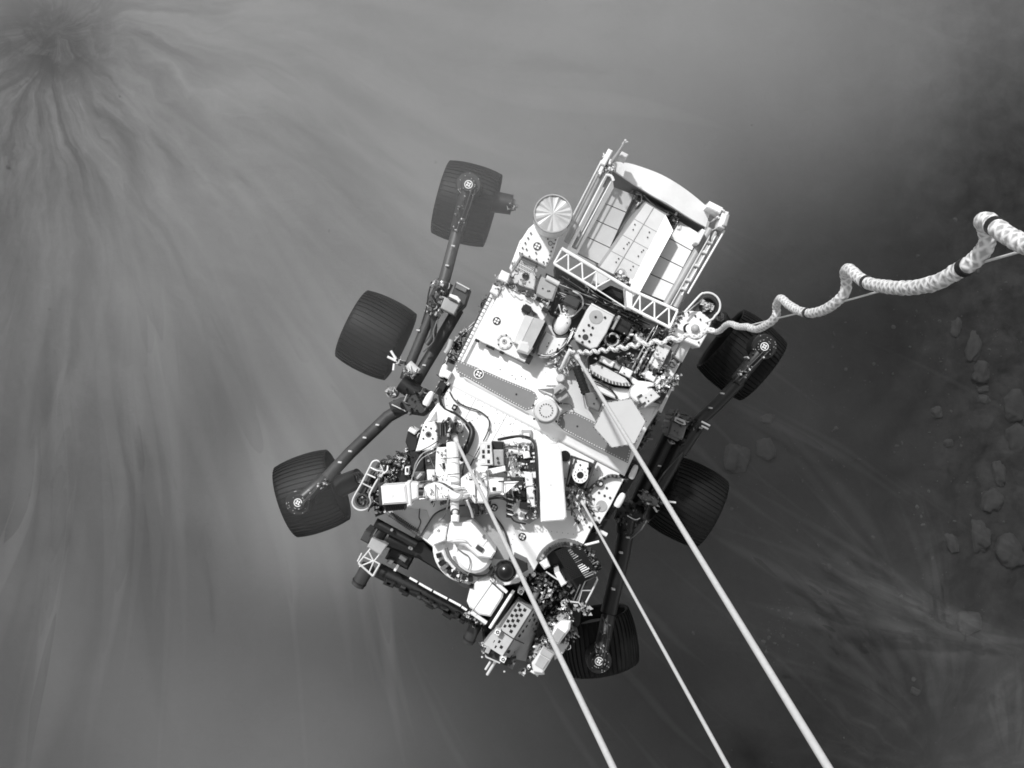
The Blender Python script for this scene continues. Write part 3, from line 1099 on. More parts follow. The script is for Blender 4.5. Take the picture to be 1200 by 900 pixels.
clutter(mb, [(640, 412), (664, 402), (672, 380), (676, 384), (668, 410), (645, 421)], 40, 12.1, 12.16, 0.7, 2.0, HARD, 35, AF, ZE)
mb.build('cover_plate', bay)
# plate with bolt circle
mb = MB()
ZB = 12.20
mb.prism([(693, 356), (720, 370), (711, 390), (700, 407), (692, 409), (675, 399), (673, 394), (679, 381), (688, 363)], ZE, ZB, 'light', 0.005)
mb.disc(698.5, 371.5, 8.2, ZB - .003, ZB + .003, 'mid', 22)
mb.disc(686, 395, 3.6, ZB - .003, ZB + .004, 'dark', 10)
mb.dots([(690, 381), (694.5, 384), (684, 387), (692.5, 392), (679, 393.5), (682.5, 401), (690.5, 400), (698, 371.5), (709, 372)], ZB + .003, 1.5, 0.004, 'black', 8)
mb.tube([(693, 356, ZB), (720, 370, ZB)], 1.1, 'white', 6)
mb.build('bolt_circle_plate', bay)
mb = MB()
mb.prism([(668, 398), (674, 398), (692, 411), (700, 408), (702, 412), (690, 417), (672, 414), (666, 408)], ZE, 12.12, 'grey', 0.005)
mb.build('base_bracket', bay)
mb = MB()
mb.prism([(725, 371), (741, 380), (735, 394), (720, 386)], ZE, 12.15, 'black', 0.006)
mb.box(722, 378, 18, 3, AF, ZE, 12.18, 'mid', 0.004)
mb.box(738, 392, 14, 4, AF, ZE, 12.14, 'grey', 0.004)
for r, rr, mm_ in ((8.5, 1.0, 'mid'), (6.4, .8, 'dark'), (7.4, .7, 'light')):
    mb.tube([(717 + r * math.cos(i * .6) * 1.0, 398 + r * .9 * math.sin(i * .6), 12.13 + .01 * (i % 3)) for i in range(11)], rr, mm_, 6, 4)
mb.build('valve_block', bay)
mb = MB()
mb.sphere(749, 397, 12.1, 7.5, 'white_satin', 16, 10, 0.6)
clutter(mb, [(703, 393), (722, 388), (760, 395), (770, 405), (735, 412), (700, 412)], 70, 12.08, 12.17, 0.8, 2.8, HARD, 36, AR, ZE)
mb.build('pipe_cluster', bay)
mb = MB()
clutter(mb, [(738, 376), (785, 395), (795, 400), (770, 405), (745, 392)], 60, 12.06, 12.15, 0.8, 3.0, ('dark', 'black', 'dark', 'metal', 'mid'), 37, AR, ZE)
mb.build('pipe_cluster', bay)
mb = MB()
wires(mb, [(768, 385, 12.16), (762, 396, 12.16), (755, 408, 12.16)], 5, 1.4, 0.5, ('light', 'metal', 'dark'), 38)
mb.build('pipe_cluster', bay)
mb = MB()
clutter(mb, [(650, 345), (662, 350), (668, 384), (655, 372), (640, 360)], 50, 12.06, 12.14, 0.8, 2.6, DARKS + ('metal',), 40, AR, ZE)
mb.build('pipe_cluster', bay)
mb = MB()
wires(mb, [(655, 340, 12.1), (666, 345, 12.12), (684, 352, 12.1), (696, 356, 12.1)], 7, 2.0, 0.6, ('dark', 'black', 'grey', 'mid'), 39)
mb.build('pipe_cluster', bay)
# gear quadrant
mb = MB()
mb.prism([(692, 428), (700, 425), (716, 434), (733, 443), (738, 449), (730, 451), (716, 448), (703, 442), (693, 436)], ZE, 12.16, 'light', 0.01)
for i in range(26):
    t = i / 25
    u = 691 + 48 * t
    v = 434 + 17 * t + 5.0 * math.sin(t * math.pi)
    mb.box(u, v, 3.2, 1.1, 100 - 35 * t, 12.05, 12.17, 'grey' if i % 2 else 'light')
mb.prism([(693, 442), (703, 447), (720, 454), (738, 456), (741, 466), (728, 470), (712, 464), (700, 458)], ZE, 12.11, 'white', 0.006)
mb.tube([(694, 446, 12.13), (706, 451, 12.13), (716, 457, 12.13), (723, 465, 12.13)], 0.9, 'black', 6, 4)
for u, v in ((705, 447), (716, 454), (723, 466)):
    mb.box(u, v, 3, 2.4, 60, 12.1, 12.15, 'dark')
mb.build('gear_quadrant', bay)
mb = MB()
mb.box(712, 424, 16, 7, AR, ZE, 12.19, 'white', 0.006)
mb.box(723, 428, 10, 8, AR, ZE, 12.17, 'mid', 0.005)
mb.box(716, 434, 22, 5, AR, ZE, 12.13, 'grey', 0.004)
mb.box(734, 436, 14, 9, AR, ZE, 12.18, 'white_satin', 0.005)
mb.disc(728, 423, 4.6, ZE, 12.18, 'dark', 16, 0.004)
mb.prism([(733, 436), (748, 446), (765, 448), (772, 440), (776, 444), (770, 452), (756, 455), (742, 450)], ZE, 12.15, 'white_satin', 0.006)
mb.box(768, 436, 9, 4, AF, ZE, 12.18, 'black', 0.003)
mb.box(763, 441, 12, 9, AR, ZE, 12.17, 'white', 0.005)
for u, m_, wd, z in ((748, 'mid', 2.2, 12.12), (753, 'light', 3.0, 12.14), (758, 'grey', 2.6, 12.11), (763, 'light', 4.2, 12.13), (770, 'mid', 3.4, 12.12)):
    mb.tube([(u + 9, 402 + (u - 748) * .3, z), (u - 9, 436 + (u - 748) * .3, z)], wd / 2, m_, 8)
mb.box(776, 412, 19, 15, AF, ZE, 12.15, 'light', 0.005)
mb.box(769, 427, 14, 13, AF, ZE, 12.13, 'white_satin', 0.005)
mb.box(787, 414, 40, 7, AF, ZE, 12.10, 'grey', 0.004)
mb.box(800, 408, 30, 15, AF, 11.9, 12.08, 'light', 0.004)
mb.box(787, 432, 22, 12, AF, 11.9, 12.07, 'white_satin', 0.004)
mb.box(790, 426, 9, 6, AF, 11.9, 12.13, 'grey', 0.003)
mb.dots([(794.5, 424.5)], 12.13, 1.6, 0.004, 'black', 8)
mb.box(778, 447, 18, 8, AR, 11.9, 12.08, 'mid', 0.004)
mb.prism([(784, 452), (788, 456), (775, 484), (771, 480)], 11.8, 12.02, 'light', 0.004)
clutter(mb, [(735, 410), (765, 400), (795, 415), (780, 445), (745, 442)], 80, 12.1, 12.2, 0.7, 2.4, ('light', 'white_satin', 'mid', 'dark', 'metal', 'grey'), 41, AF, ZE)
clutter(mb, [(695, 418), (735, 415), (740, 435), (720, 440), (700, 428)], 40, 12.1, 12.2, 0.7, 2.4, ('light', 'mid', 'dark', 'metal', 'grey'), 42, AR, ZE)
foil_strip(mb, (764, 462), (793, 442), 7, 12.16, 110, 43)
mb.build('pipework', bay)
# bridle attachment post
mb = MB()
mb.tube([(668, 410, 12.26), (663, 420, 12.22), (657, 434, 12.12)], 2.2, 'white', 10)
mb.tube([(668, 416, 12.2), (663, 428, 12.14)], 2.8, 'metal', 8)
mb.disc(657, 443, 5.0, ZU, 12.14, 'light', 14, 0.006)
clutter(mb, [(650, 418), (676, 414), (676, 430), (664, 440), (652, 436)], 40, 12.1, 12.18, 0.7, 2.2, ('white_satin', 'metal', 'mid', 'dark', 'light'), 44, AF, ZU)
mb.prism([(641, 424), (652, 420), (654, 424), (642, 428)], ZU, 12.1, 'light', 0.004)
mb.tube([(689, 410, 12.2), (690, 425, 12.12), (690, 440, 12.1)], 0.7, 'dark', 6)
mb.tube([(692, 412, 12.2), (684, 428, 12.12)], 0.9, 'mid', 6)
mb.build('lifting_post', bay)
# right rear corner plate with loop guard
mb = MB()
mb.prism([(804, 364), (823, 365), (834, 376), (828, 393), (820, 407), (804, 400), (788, 391), (799, 369)], ZE - .1, 12.17, 'white', 0.006)
mb.disc(806.5, 385, 6.0, 12.16, 12.176, 'black', 20)
mb.disc(809, 385, 5.4, 12.165, 12.182, 'white', 18)
mb.sphere(814.5, 385, 12.19, 5.2, 'mid', 18, 12)
mb.dots([(807, 366), (815, 370), (821, 374), (829, 378), (828, 385), (796, 373), (793, 381), (800, 366), (819, 401)] + mb.row((801, 367), (790, 388), 5), 12.17, 1.1, 0.012, 'dark', 8)
clutter(mb, [(795, 362), (803, 366), (792, 390), (785, 386)], 30, 12.1, 12.2, 0.8, 2.4, ('dark', 'black', 'metal', 'light'), 45, AF, ZE)
corner = mb.build('rear_corner_plate', bay)
mb = MB()
pts = [(802, 366, 12.24)] + [(829 + 15 * math.cos(a), 358 + 15 * math.sin(a), 12.24) for a in [R(q) for q in range(-125, 56, 18)]] + [(835, 374, 12.24), (826, 378, 12.22)]
mb.tube(pts, 1.25, 'light', 8, 2)
mb.disc(829, 358, 11.5, 12.0, 12.14, 'dark', 24, 0.006)
mb.ring(829, 358, 8.5, 10.4, 12.0, 12.17, 'black', 24)
foil_strip(mb, (826, 357), (832, 361), 6, 12.2, 34, 46, ('white_satin', 'metal', 'light', 'dark'))
mb.tube([(805, 366, 12.2), (822, 352, 12.2)], 0.9, 'mid', 6)
mb.build('loop_guard', bay)

# --- radioisotope power unit
mb = MB()
mb.prism([(713, 196), (832, 260), (796, 362), (662, 296)], 11.66, 11.72, 'mid')
rtg = mb.build('power_unit')
for quad, seams in (([(720, 219), (743, 228), (705, 311), (677, 297)], 'l'), ([(797, 259), (821, 274), (779, 353), (749, 341)], 'r')):
    mb = MB()
    (a, b, c_, d) = [Vector(q) for q in quad]
    for i in range(4):
        t0, t1 = i / 4 + .006, (i + 1) / 4 - .006
        q = [a + (d - a) * t0, b + (c_ - b) * t0, b + (c_ - b) * t1, a + (d - a) * t1]
        if seams == 'l':
            zz = (12.01, 11.98)
        else:
            zz = (11.99, 12.04)
        mb.sheet([(q[0].x, q[0].y, zz[0]), (q[1].x, q[1].y, zz[1]), (q[2].x, q[2].y, zz[1]), (q[3].x, q[3].y, zz[0])], 0.05, 'rtg_panel')
    mb.build('floor_panel', rtg)
mb = MB()
# central finned body: top, sloping flanks, right facet coloured whiter as if sunlit
top = [(757, 238, 12.10), (780, 252, 12.10), (740, 332, 12.10), (703, 313, 12.10)]
mb.sheet(top, 0.3, 'light')
for i in range(1, 4):
    t = i / 4
    mb.tube([(757 - 54 * t, 238 + 75 * t, 12.10), (780 - 40 * t, 252 + 80 * t, 12.10)], 0.45, 'mid', 4)
mb.tube([(766, 243, 12.102), (719, 321, 12.102)], 0.6, 'mid', 4)
mb.sheet([(780, 252, 12.10), (789, 270, 12.13), (750, 342, 12.13), (735, 352, 12.12), (740, 332, 12.10)], 0.2, 'white')
mb.sheet([(757, 238, 12.10), (703, 313, 12.10), (697, 306, 11.80), (748, 230, 11.80)], 0.05, 'mid')
mb.sheet([(780, 252, 12.09), (757, 238, 12.09), (752, 226, 11.85), (797, 250, 11.85)], 0.05, 'mid')
rb = [(744, 263), (742, 269), (737, 284), (735, 286), (731, 291), (725, 303), (722, 307)]
mb.dots(rb + [(p[0] + 17, p[1] + 9) for p in rb], 12.10, 0.9, 0.006, 'dark')
mb.sphere(728, 321, 12.14, 6.5, 'metal', 16, 10)
foil_strip(mb, (720, 323), (736, 330), 6, 12.2, 30, 51, ('metal', 'light', 'dark', 'white_satin'))
mb.build('generator_core', rtg)
mb = MB()
wires(mb, [(747, 226, 11.95), (738, 246, 11.92), (726, 266, 11.92), (714, 290, 11.92), (702, 303, 11.92)], 5, 1.1, 0.9, ('grey', 'mid', 'grey', 'light'), 52)
clutter(mb, [(740, 222), (754, 226), (758, 236), (744, 240)], 22, 11.95, 12.05, 1, 3, ('grey', 'mid', 'dark', 'light'), 53, AF, 11.75)
clutter(mb, [(780, 246), (798, 250), (796, 266), (786, 262)], 22, 11.95, 12.05, 1, 3, ('grey', 'mid', 'dark', 'light'), 54, AF, 11.75)
wires(mb, [(756, 231, 11.98), (768, 243, 12.0), (783, 249, 11.98), (795, 252, 11.95)], 4, 1.2, 0.8, ('grey', 'mid', 'light'), 55)
wires(mb, [(790, 262, 11.92), (778, 290, 11.9), (760, 325, 11.9)], 4, 1.2, 0.8, ('grey', 'mid', 'dark'), 56)
mb.build('wiring_harness', rtg)
# end cover: arched strip
mb = MB()
outer = [(716, 189), (736, 191), (756, 197), (776, 205), (795, 216), (813, 229), (833, 246)]
inner = [(717, 198), (733, 209), (750, 220), (766, 230), (783, 239), (803, 252), (827, 266)]
zt = [12.28, 12.33, 12.36, 12.37, 12.36, 12.33, 12.28]
outer = [tuple(p)[:2] for p in smooth_path([(a, b, 0) for a, b in outer], 4)]
inner = [tuple(p)[:2] for p in smooth_path([(a, b, 0) for a, b in inner], 4)]
n = len(outer)
zt = [12.09 + .05 * math.sin(math.pi * i / (n - 1)) for i in range(n)]
vs = [W(outer[i][0], outer[i][1], zt[i]) for i in range(n)] + [W(inner[i][0], inner[i][1], zt[i] - .02) for i in range(n)]
vs += [v - Vector((0, 0, .03)) for v in vs[:]]
fs = []
for i in range(n - 1):
    fs += [[i, i + 1, n + i + 1, n + i], [2 * n + i, 3 * n + i, 3 * n + i + 1, 2 * n + i + 1], [i, 2 * n + i, 2 * n + i + 1, i + 1], [n + i, n + i + 1, 3 * n + i + 1, 3 * n + i]]
fs += [[0, n, 3 * n, 2 * n], [n - 1, 3 * n - 1, 4 * n - 1, 2 * n - 1]]
mb.add(vs, fs, 'white_satin')
mb.sheet([(717, 200, 12.05), (750, 222, 12.07), (783, 241, 12.07), (826, 267, 12.05), (822, 278, 11.8), (796, 262, 11.8), (752, 236, 11.8), (720, 222, 11.8)], 0.02, 'grey')  # grey sheet stands in for the recess shade under the cover
mb.build('end_cover', rtg)
mb = MB()
for (a, b, wd, z, m_) in (((705, 188), (659, 277), 2.0, 12.136, 'light'), ((709, 192), (664, 284), 7.5, 12.087, 'mid'), ((713, 199), (667, 288), 2.0, 12.124, 'white_satin'),
                          ((716, 206), (673, 291), 7.0, 12.062, 'mid'), ((719, 207), (675, 289), 1.5, 12.105, 'white')):
    mb.tube([(a[0], a[1], z), (b[0], b[1], z)], wd / 2, m_, 8)
mb.tube([(710, 205, 12.136), (716, 206, 12.136), (719, 212, 12.136)], 1.8, 'white_satin', 8, 3)
clutter(mb, [(706, 184), (718, 188), (722, 208), (703, 206)], 24, 12.124, 12.174, 1.2, 4, ('white_satin', 'white', 'mid', 'light'), 57, AF, 12.031)
mb.box(711, 184, 20, 6, AF, 12.062, 12.186, 'white_satin', 0.005)
mb.box(707, 194, 18, 4, AF, 12.062, 12.167, 'white_satin', 0.005)
mb.build('side_rail', rtg)
mb = MB()
for (a, b, wd, z, m_) in (((832, 268), (779, 360), 9, 12.050, 'mid'), ((836, 269), (786, 358), 1.6, 12.099, 'light'), ((840, 270), (791, 360), 8, 12.074, 'mid'), ((841, 272), (799, 346), 2.0, 12.118, 'white_satin'),
                          ((844, 270), (797, 352), 7, 12.062, 'mid'), ((849, 270), (806, 344), 2.4, 12.136, 'white_satin')):
    mb.tube([(a[0], a[1], z), (b[0], b[1], z)], wd / 2, m_, 8)
for t in (.15, .3, .5, .72, .85):
    mb.box(840 - 45 * t, 272 + 78 * t, 5, 3, AR, 12.062, 12.143, 'light', 0.003)
mb.tube([(832, 282, 12.149), (834, 272, 12.149), (840, 270, 12.149), (841, 277, 12.149)], 1.2, 'dark', 6, 4)
mb.box(821, 277, 18, 5, AF, 12.031, 12.149, 'white_satin', 0.005)
mb.box(838, 243, 18, 8, AR, 12.062, 12.198, 'white_satin', 0.006)
mb.box(848, 257, 20, 8, -75, 12.062, 12.186, 'white_satin', 0.006)
mb.box(852, 258, 14, 3, -75, 12.062, 12.211, 'mid', 0.003)
clutter(mb, [(838, 240), (856, 250), (852, 270), (836, 262)], 18, 12.155, 12.205, 1, 3, ('white_satin', 'light', 'mid', 'dark'), 58, AF, 12.031)
mb.build('side_rail', rtg)
mb = MB()
mb.tube([(722, 182, 12.3), (728, 173, 12.36), (733, 164, 12.42)], 1.3, 'light', 6)
mb.tube([(729, 168, 12.38), (736, 166, 12.4)], 0.7, 'light', 6)
mb.tube([(717, 190, 12.28), (727, 176, 12.34)], 2.2, 'mid', 8)
mb.box(731, 182, 9, 7, AR, 12.2, 12.3, 'light', 0.004)
mb.build('antenna_spike', rtg)
mb = MB()
ZTR = 12.34


def bar(a, b, r, m_='white_satin', z=ZTR):
    mb.tube([(a[0], a[1], z), (b[0], b[1], z)], r, m_, 6)


bar((658, 291), (740, 340), 2.3)
bar((740, 340), (794, 364), 2.0)
bar((649, 309), (699, 339), 1.8)
bar((699, 339), (732, 360), 0.9)
bar((736, 359), (785, 384), 2.0)
bar((649, 309), (659, 291), 1.3)
bar((794, 364), (785, 384), 1.6)
for a, b in (((651, 308), (665, 298)), ((666, 298), (666, 318)), ((666, 318), (682, 308)), ((682, 308), (683, 328)), ((683, 328), (699, 318)), ((699, 320), (699, 338)), ((700, 336), (716, 327)),
             ((741, 361), (751, 345)), ((750, 345), (750, 366)), ((751, 366), (766, 353)), ((767, 353), (767, 374)), ((768, 374), (784, 360)), ((784, 361), (784, 382))):
    bar(a, b, 1.1)
mb.prism([(733, 336), (742, 340), (741, 362), (735, 360)], 12.2, 12.33, 'white', 0.005)
mb.prism([(699, 318), (714, 325), (706, 333), (694, 332)], 12.0, 12.2, 'light')
mb.build('truss', rtg)
mb = MB()
mb.prism([(650, 312), (700, 340), (740, 362), (790, 386), (783, 400), (735, 378), (696, 356), (652, 336)], 11.75, 11.95, 'dark')
mb.prism([(702, 342), (716, 334), (735, 342), (734, 358)], 11.8, 12.05, 'black', 0.02)
wires(mb, [(655, 322, 12.0), (680, 336, 12.02), (705, 352, 12.02), (740, 368, 12.02), (780, 388, 12.0)], 12, 3.0, 0.7, ('black', 'dark', 'grey', 'dark', 'mid'), 59)
clutter(mb, [(650, 312), (740, 362), (790, 386), (783, 398), (696, 354), (652, 336)], 110, 11.96, 12.08, 0.8, 3.2, ('dark', 'black', 'dark', 'grey', 'metal', 'mid'), 60, AR, 11.85)
mb.build('heat_exchanger', rtg)

# --- white slab and mechanism beside the mast
mb = MB()
mb.prism([(629, 519), (654, 521), (658, 528), (664, 606), (661, 610), (634, 612), (633, 590), (631, 559), (630, 533)], ZD, 12.198, 'white', 0.008)
mb.dots([(645, 568)], 12.198, 1.8, 0.003, 'light', 8)
slab = mb.build('instrument_housing', chassis)
mb = MB()
mb.prism([(592, 520), (628, 515), (632, 560), (633, 606), (620, 614), (600, 604), (594, 560)], ZD, 12.031, 'mid')
wires(mb, [(585, 516, 12.124), (600, 513, 12.155), (615, 512, 12.167), (626, 518, 12.174), (629, 535, 12.186), (630, 560, 12.186), (631, 585, 12.186), (631, 603, 12.161)], 4, 0.9, 1.1, ('black', 'black', 'dark'), 61)
mb.tube([(599, 522, 12.161), (612, 517, 12.174), (622, 518, 12.174)], 2.4, 'white_satin', 8, 3)
mb.cone((596, 527, 12.149), (615, 529, 12.149), 4.2, 4.2, 'white', 14)
mb.tube([(592, 524, 12.174), (600, 523, 12.186), (612, 525, 12.186)], 1.2, 'dark', 6, 4)
mb.cone((600, 534, 12.099), (604, 552, 12.099), 8.0, 8.0, 'metal', 18)
mb.cone((594, 536, 12.124), (596, 552, 12.124), 2.4, 2.4, 'dark', 10)
mb.box(614, 540, 13, 10, 80, ZD, 12.149, 'black', 0.005)
mb.box(617, 533, 8, 8, 80, ZD, 12.174, 'white', 0.004)
mb.box(612, 556, 34, 7, 4, ZD, 12.136, 'white_satin', 0.005)
mb.box(602, 557, 5, 5, 4, ZD, 12.161, 'mid', 0.003)
mb.box(620, 562, 16, 9, 85, ZD, 12.149, 'white_satin', 0.006)
mb.box(622, 582, 26, 9, 87, ZD, 12.136, 'white', 0.006)
mb.cone((603, 590, 12.087), (614, 603, 12.087), 8.5, 8.5, 'light', 18)
mb.box(615, 593, 12, 8, 10, ZD, 12.161, 'black', 0.004)
mb.disc(611, 606, 4, ZD, 12.136, 'white', 14, 0.006)
mb.box(610, 578, 13, 10, 10, ZD, 12.087, 'black', 0.004)
clutter(mb, [(594, 518), (626, 516), (630, 555), (594, 556)], 90, 12.124, 12.186, 0.7, 2.6, ('black', 'dark', 'metal', 'white_satin', 'light', 'white'), 62, 85, 12.031)
clutter(mb, [(600, 556), (630, 556), (632, 608), (618, 613), (600, 602)], 90, 12.093, 12.167, 0.7, 2.6, ('black', 'dark', 'metal', 'white_satin', 'light', 'white'), 63, 85, 12.031)
mb.build('sampling_mechanism', slab)
mb = MB()
for i in range(9):
    mb.box(596.5 + (i % 2) * 1.6, 582 + i * 3.0, 7, 1.4, 10 + 6 * (i % 2), 12.031, 12.124, 'white' if i % 2 else 'dark')
mb.tube([(594, 578, 12.093), (596, 596, 12.099), (602, 610, 12.093), (616, 614, 12.074)], 1.0, 'dark', 6, 4)
mb.build('coil_spring', slab)
mb = MB()
mb.prism([(562, 518), (576, 518), (578, 545), (563, 546)], ZD, 12.112, 'light', 0.004)
for i in range(4):
    for j in (0, 1):
        mb.box(566.5 + 6 * j, 523.5 + i * 5.8, 4.0, 3.0, 88, 12.105, 12.115, 'black' if (i + j) % 3 else 'white')
mb.prism([(577, 527), (590, 527), (591, 546), (578, 546)], ZD, 12.087, 'mid', 0.005)
mb.box(583, 522, 14, 9, 3, ZD, 12.062, 'black', 0.004)
mb.dots([(583, 537), (584, 542)], 12.087, 1.6, 0.01, 'dark', 8)
mb.prism([(571, 550), (592, 546), (593, 552), (574, 557)], ZD, 12.099, 'white', 0.004)
clutter(mb, [(560, 548), (573, 550), (576, 560), (560, 560)], 20, 12.062, 12.149, 0.8, 2.6, DARKS + ('metal',), 64, 0, ZD)
mb.build('sample_rack', slab)

# --- mast lying on the deck
mb = MB()
ZM = 12.27
mb.prism([(511, 525), (524, 524), (527, 566), (516, 570), (510, 553)], ZD, 12.192, 'white', 0.01)
mb.cone((530, 519, ZM - .06), (532, 570, ZM), 7.0, 7.2, 'white', 20)
mb.box(520, 546, 7, 3, 80, 12.180, 12.200, 'black', 0.002)
mb.cone((532, 562, ZM), (533, 600, ZM - .02), 5.6, 5.0, 'white', 18)
mb.disc(533, 578, 9.5, 12.150, ZM + .05, 'white', 22, 0.015)
mb.cone((533, 599, ZM - .02), (533, 604, ZM - .02), 4.0, 4.0, 'white_satin', 14)
mb.box(533, 608, 9, 8, 0, ZM - .09, ZM + .02, 'white', 0.008)
mb.ring(533, 601, 4.2, 5.2, ZM - .06, ZM + .01, 'dark', 14)
mb.box(533, 566, 10, 3, 2, ZM - .02, ZM + .04, 'mid', 0.003)
mb.prism([(497, 571), (508, 566), (524, 565), (528, 575), (526, 586), (505, 587), (496, 582)], 12.120, ZM + .02, 'white', 0.012)
mb.prism([(540, 561), (559, 549), (571, 549), (572, 562), (590, 563), (590, 577), (573, 580), (571, 590), (556, 590), (550, 582), (540, 586)], 12.132, ZM + .03, 'white', 0.012)
mb.sheet([(583, 564, ZM), (608, 564, ZM + .02), (590, 580, ZM + .02), (583, 578, ZM)], 0.04, 'white')
mb.tube([(584, 564, ZM + .03), (600, 563.5, ZM + .04), (612, 563, ZM + .03)], 0.8, 'black', 6, 3)
mb.box(579, 573, 4, 4, 2, ZM, ZM + .04, 'black', 0.002)
mb.tube([(547, 586, ZM), (552, 598, ZM - .05), (554, 606, ZM - .1)], 1.4, 'white', 8)
for z_, a, b, w_ in ((0, (524, 537), (539, 536), .7), (0, (525, 556), (540, 555), .7), (0, (527, 588), (539, 588), .7), (0, (497, 573), (498, 584), .6), (0, (510, 567), (511, 587), .6), (0, (556, 551), (558, 589), .7), (0, (571, 551), (572, 588), .6), (0, (590, 564), (590, 578), .6)):
    mb.tube([(a[0], a[1], ZM + .03), ((a[0] + b[0]) / 2, (a[1] + b[1]) / 2, ZM + .045), (b[0], b[1], ZM + .03)], w_, 'grey', 5, 3)
clutter(mb, [(512, 527), (523, 526), (526, 564), (517, 566)], 16, 12.2, 12.23, .6, 1.6, ('dark', 'grey', 'mid', 'metal'), 301, 85, 12.15)
clutter(mb, [(545, 556), (570, 552), (572, 586), (550, 584)], 22, ZM + .03, ZM + .05, .6, 1.7, ('dark', 'grey', 'mid', 'light', 'metal'), 302, 3, 12.25)
clutter(mb, [(500, 568), (525, 567), (526, 585), (500, 585)], 16, ZM + .02, ZM + .04, .6, 1.6, ('dark', 'grey', 'mid', 'light'), 303, 3, 12.2)
mast = mb.build('mast')
mb = MB()
wires(mb, [(540, 524, 12.1), (543, 540, 12.12), (541, 556, 12.14), (548, 566, 12.2), (556, 584, 12.2)], 3, 1.1, .55, ('black', 'dark'), 304)
wires(mb, [(490, 565, 12.2), (505, 563, 12.24), (520, 566, 12.3), (531, 572, 12.33), (545, 572, 12.33)], 3, 1.0, .5, ('dark', 'black', 'grey'), 305)
wires(mb, [(560, 590, 12.15), (575, 584, 12.2), (588, 582, 12.2), (598, 588, 12.2)], 4, 1.4, .55, ('black', 'dark', 'grey'), 306)
wires(mb, [(526, 575, 12.31), (525, 590, 12.26), (522, 604, 12.12), (515, 612, 12.05)], 3, 1.0, .5, ('dark', 'mid', 'grey'), 307)
wires(mb, [(480, 560, 12.15), (484, 546, 12.17), (492, 534, 12.18), (505, 526, 12.2), (514, 520, 12.15)], 4, 1.6, .55, ('grey', 'mid', 'black', 'metal'), 308)
mb.build('cable_loom', mast)
mb = MB()
mb.prism([(446, 570), (475, 568), (478, 590), (448, 592)], 12.132, 12.300, 'white', 0.012, 'white_satin')
mb.prism([(443, 568), (446, 568), (448, 593), (444, 592)], 12.120, 12.276, 'dark', 0.004)
mb.box(460, 581, 3.5, 4, 0, 12.294, 12.302, 'light')
mb.prism([(475, 566), (480, 565), (482, 593), (477, 594)], 12.120, 12.282, 'white', 0.008)
mb.prism([(480, 566), (490, 567), (490, 584), (481, 588)], 12.120, 12.264, 'white', 0.01)
mb.cone((489, 576, 12.228), (498, 576, 12.228), 4.5, 4.5, 'dark', 14)
mb.box(493, 570, 4, 3, 0, 12.180, 12.270, 'mid', 0.003)
mb.prism([(449, 592), (476, 590), (474, 597), (452, 600)], 12.060, 12.210, 'dark', 0.006)
for i in range(9):
    mb.box(452 + 2.7 * i, 595.5, 5, 1, 80, 12.120, 12.222, 'black')
mb.tube([(477, 592, 12.240), (482, 588, 12.240), (490, 585, 12.240), (505, 584, 12.240)], 0.9, 'metal', 6, 4)
mb.build('mast_head', mast)
mb = MB()
mb.prism([(480, 529), (497, 528), (498, 566), (484, 566), (481, 550)], ZD - .1, 12.084, 'black', 0.006)
mb.prism([(497, 528), (510, 527), (513, 552), (499, 553)], ZD - .05, 12.120, 'dark', 0.006)
mb.tube([(501, 531, 12.126), (509, 548, 12.126)], 0.8, 'grey', 5)
mb.dots([(502, 540)], 12.120, 1.4, 0.01, 'white_satin', 8)
mb.prism([(500, 551), (509, 551), (510, 562), (501, 563)], ZD, 12.180, 'white', 0.006)
mb.box(491, 558, 8, 3, -45, 12.084, 12.132, 'light', 0.003)
mb.box(477, 552, 5, 9, 0, ZD, 12.156, 'white', 0.004)
mb.box(477, 551, 2, 5, 0, 12.120, 12.162, 'black')
mb.prism([(484, 553), (498, 553), (496, 566), (485, 566)], ZD - .1, 12.108, 'grey', 0.02)
clutter(mb, [(505, 556), (523, 554), (524, 566), (505, 567)], 30, 12.150, 12.216, 0.7, 2.0, ('white', 'white_satin', 'dark', 'mid', 'metal'), 65, 0, 12.030)
mb.build('mast_base', mast)
# grey slabs standing in for the mast's shade on the deck
mb = MB()
mb.prism([(538, 545), (548, 541), (546, 553), (540, 562)], ZD, 12.072, 'mid', 0.005)
mb.build('mast_shade_patch', mast)
mb = MB()
mb.prism([(550, 590), (560, 590), (562, 604), (555, 606)], ZD, 12.060, 'grey', 0.004)
mb.build('mast_shade_patch', mast)
mb = MB()
clutter(mb, [(540, 585), (575, 588), (578, 600), (560, 606), (545, 592)], 36, 12.060, 12.180, 0.8, 2.4, ('dark', 'black', 'grey', 'metal', 'mid'), 66, 0, ZD)
mb.build('mast_latch', mast)
mb = MB()
clutter(mb, [(503, 586), (530, 586), (528, 592), (505, 592)], 30, 12.120, 12.210, 0.8, 2.2, ('dark', 'black', 'grey', 'metal'), 67, 0, ZD)
mb.build('mast_latch', mast)
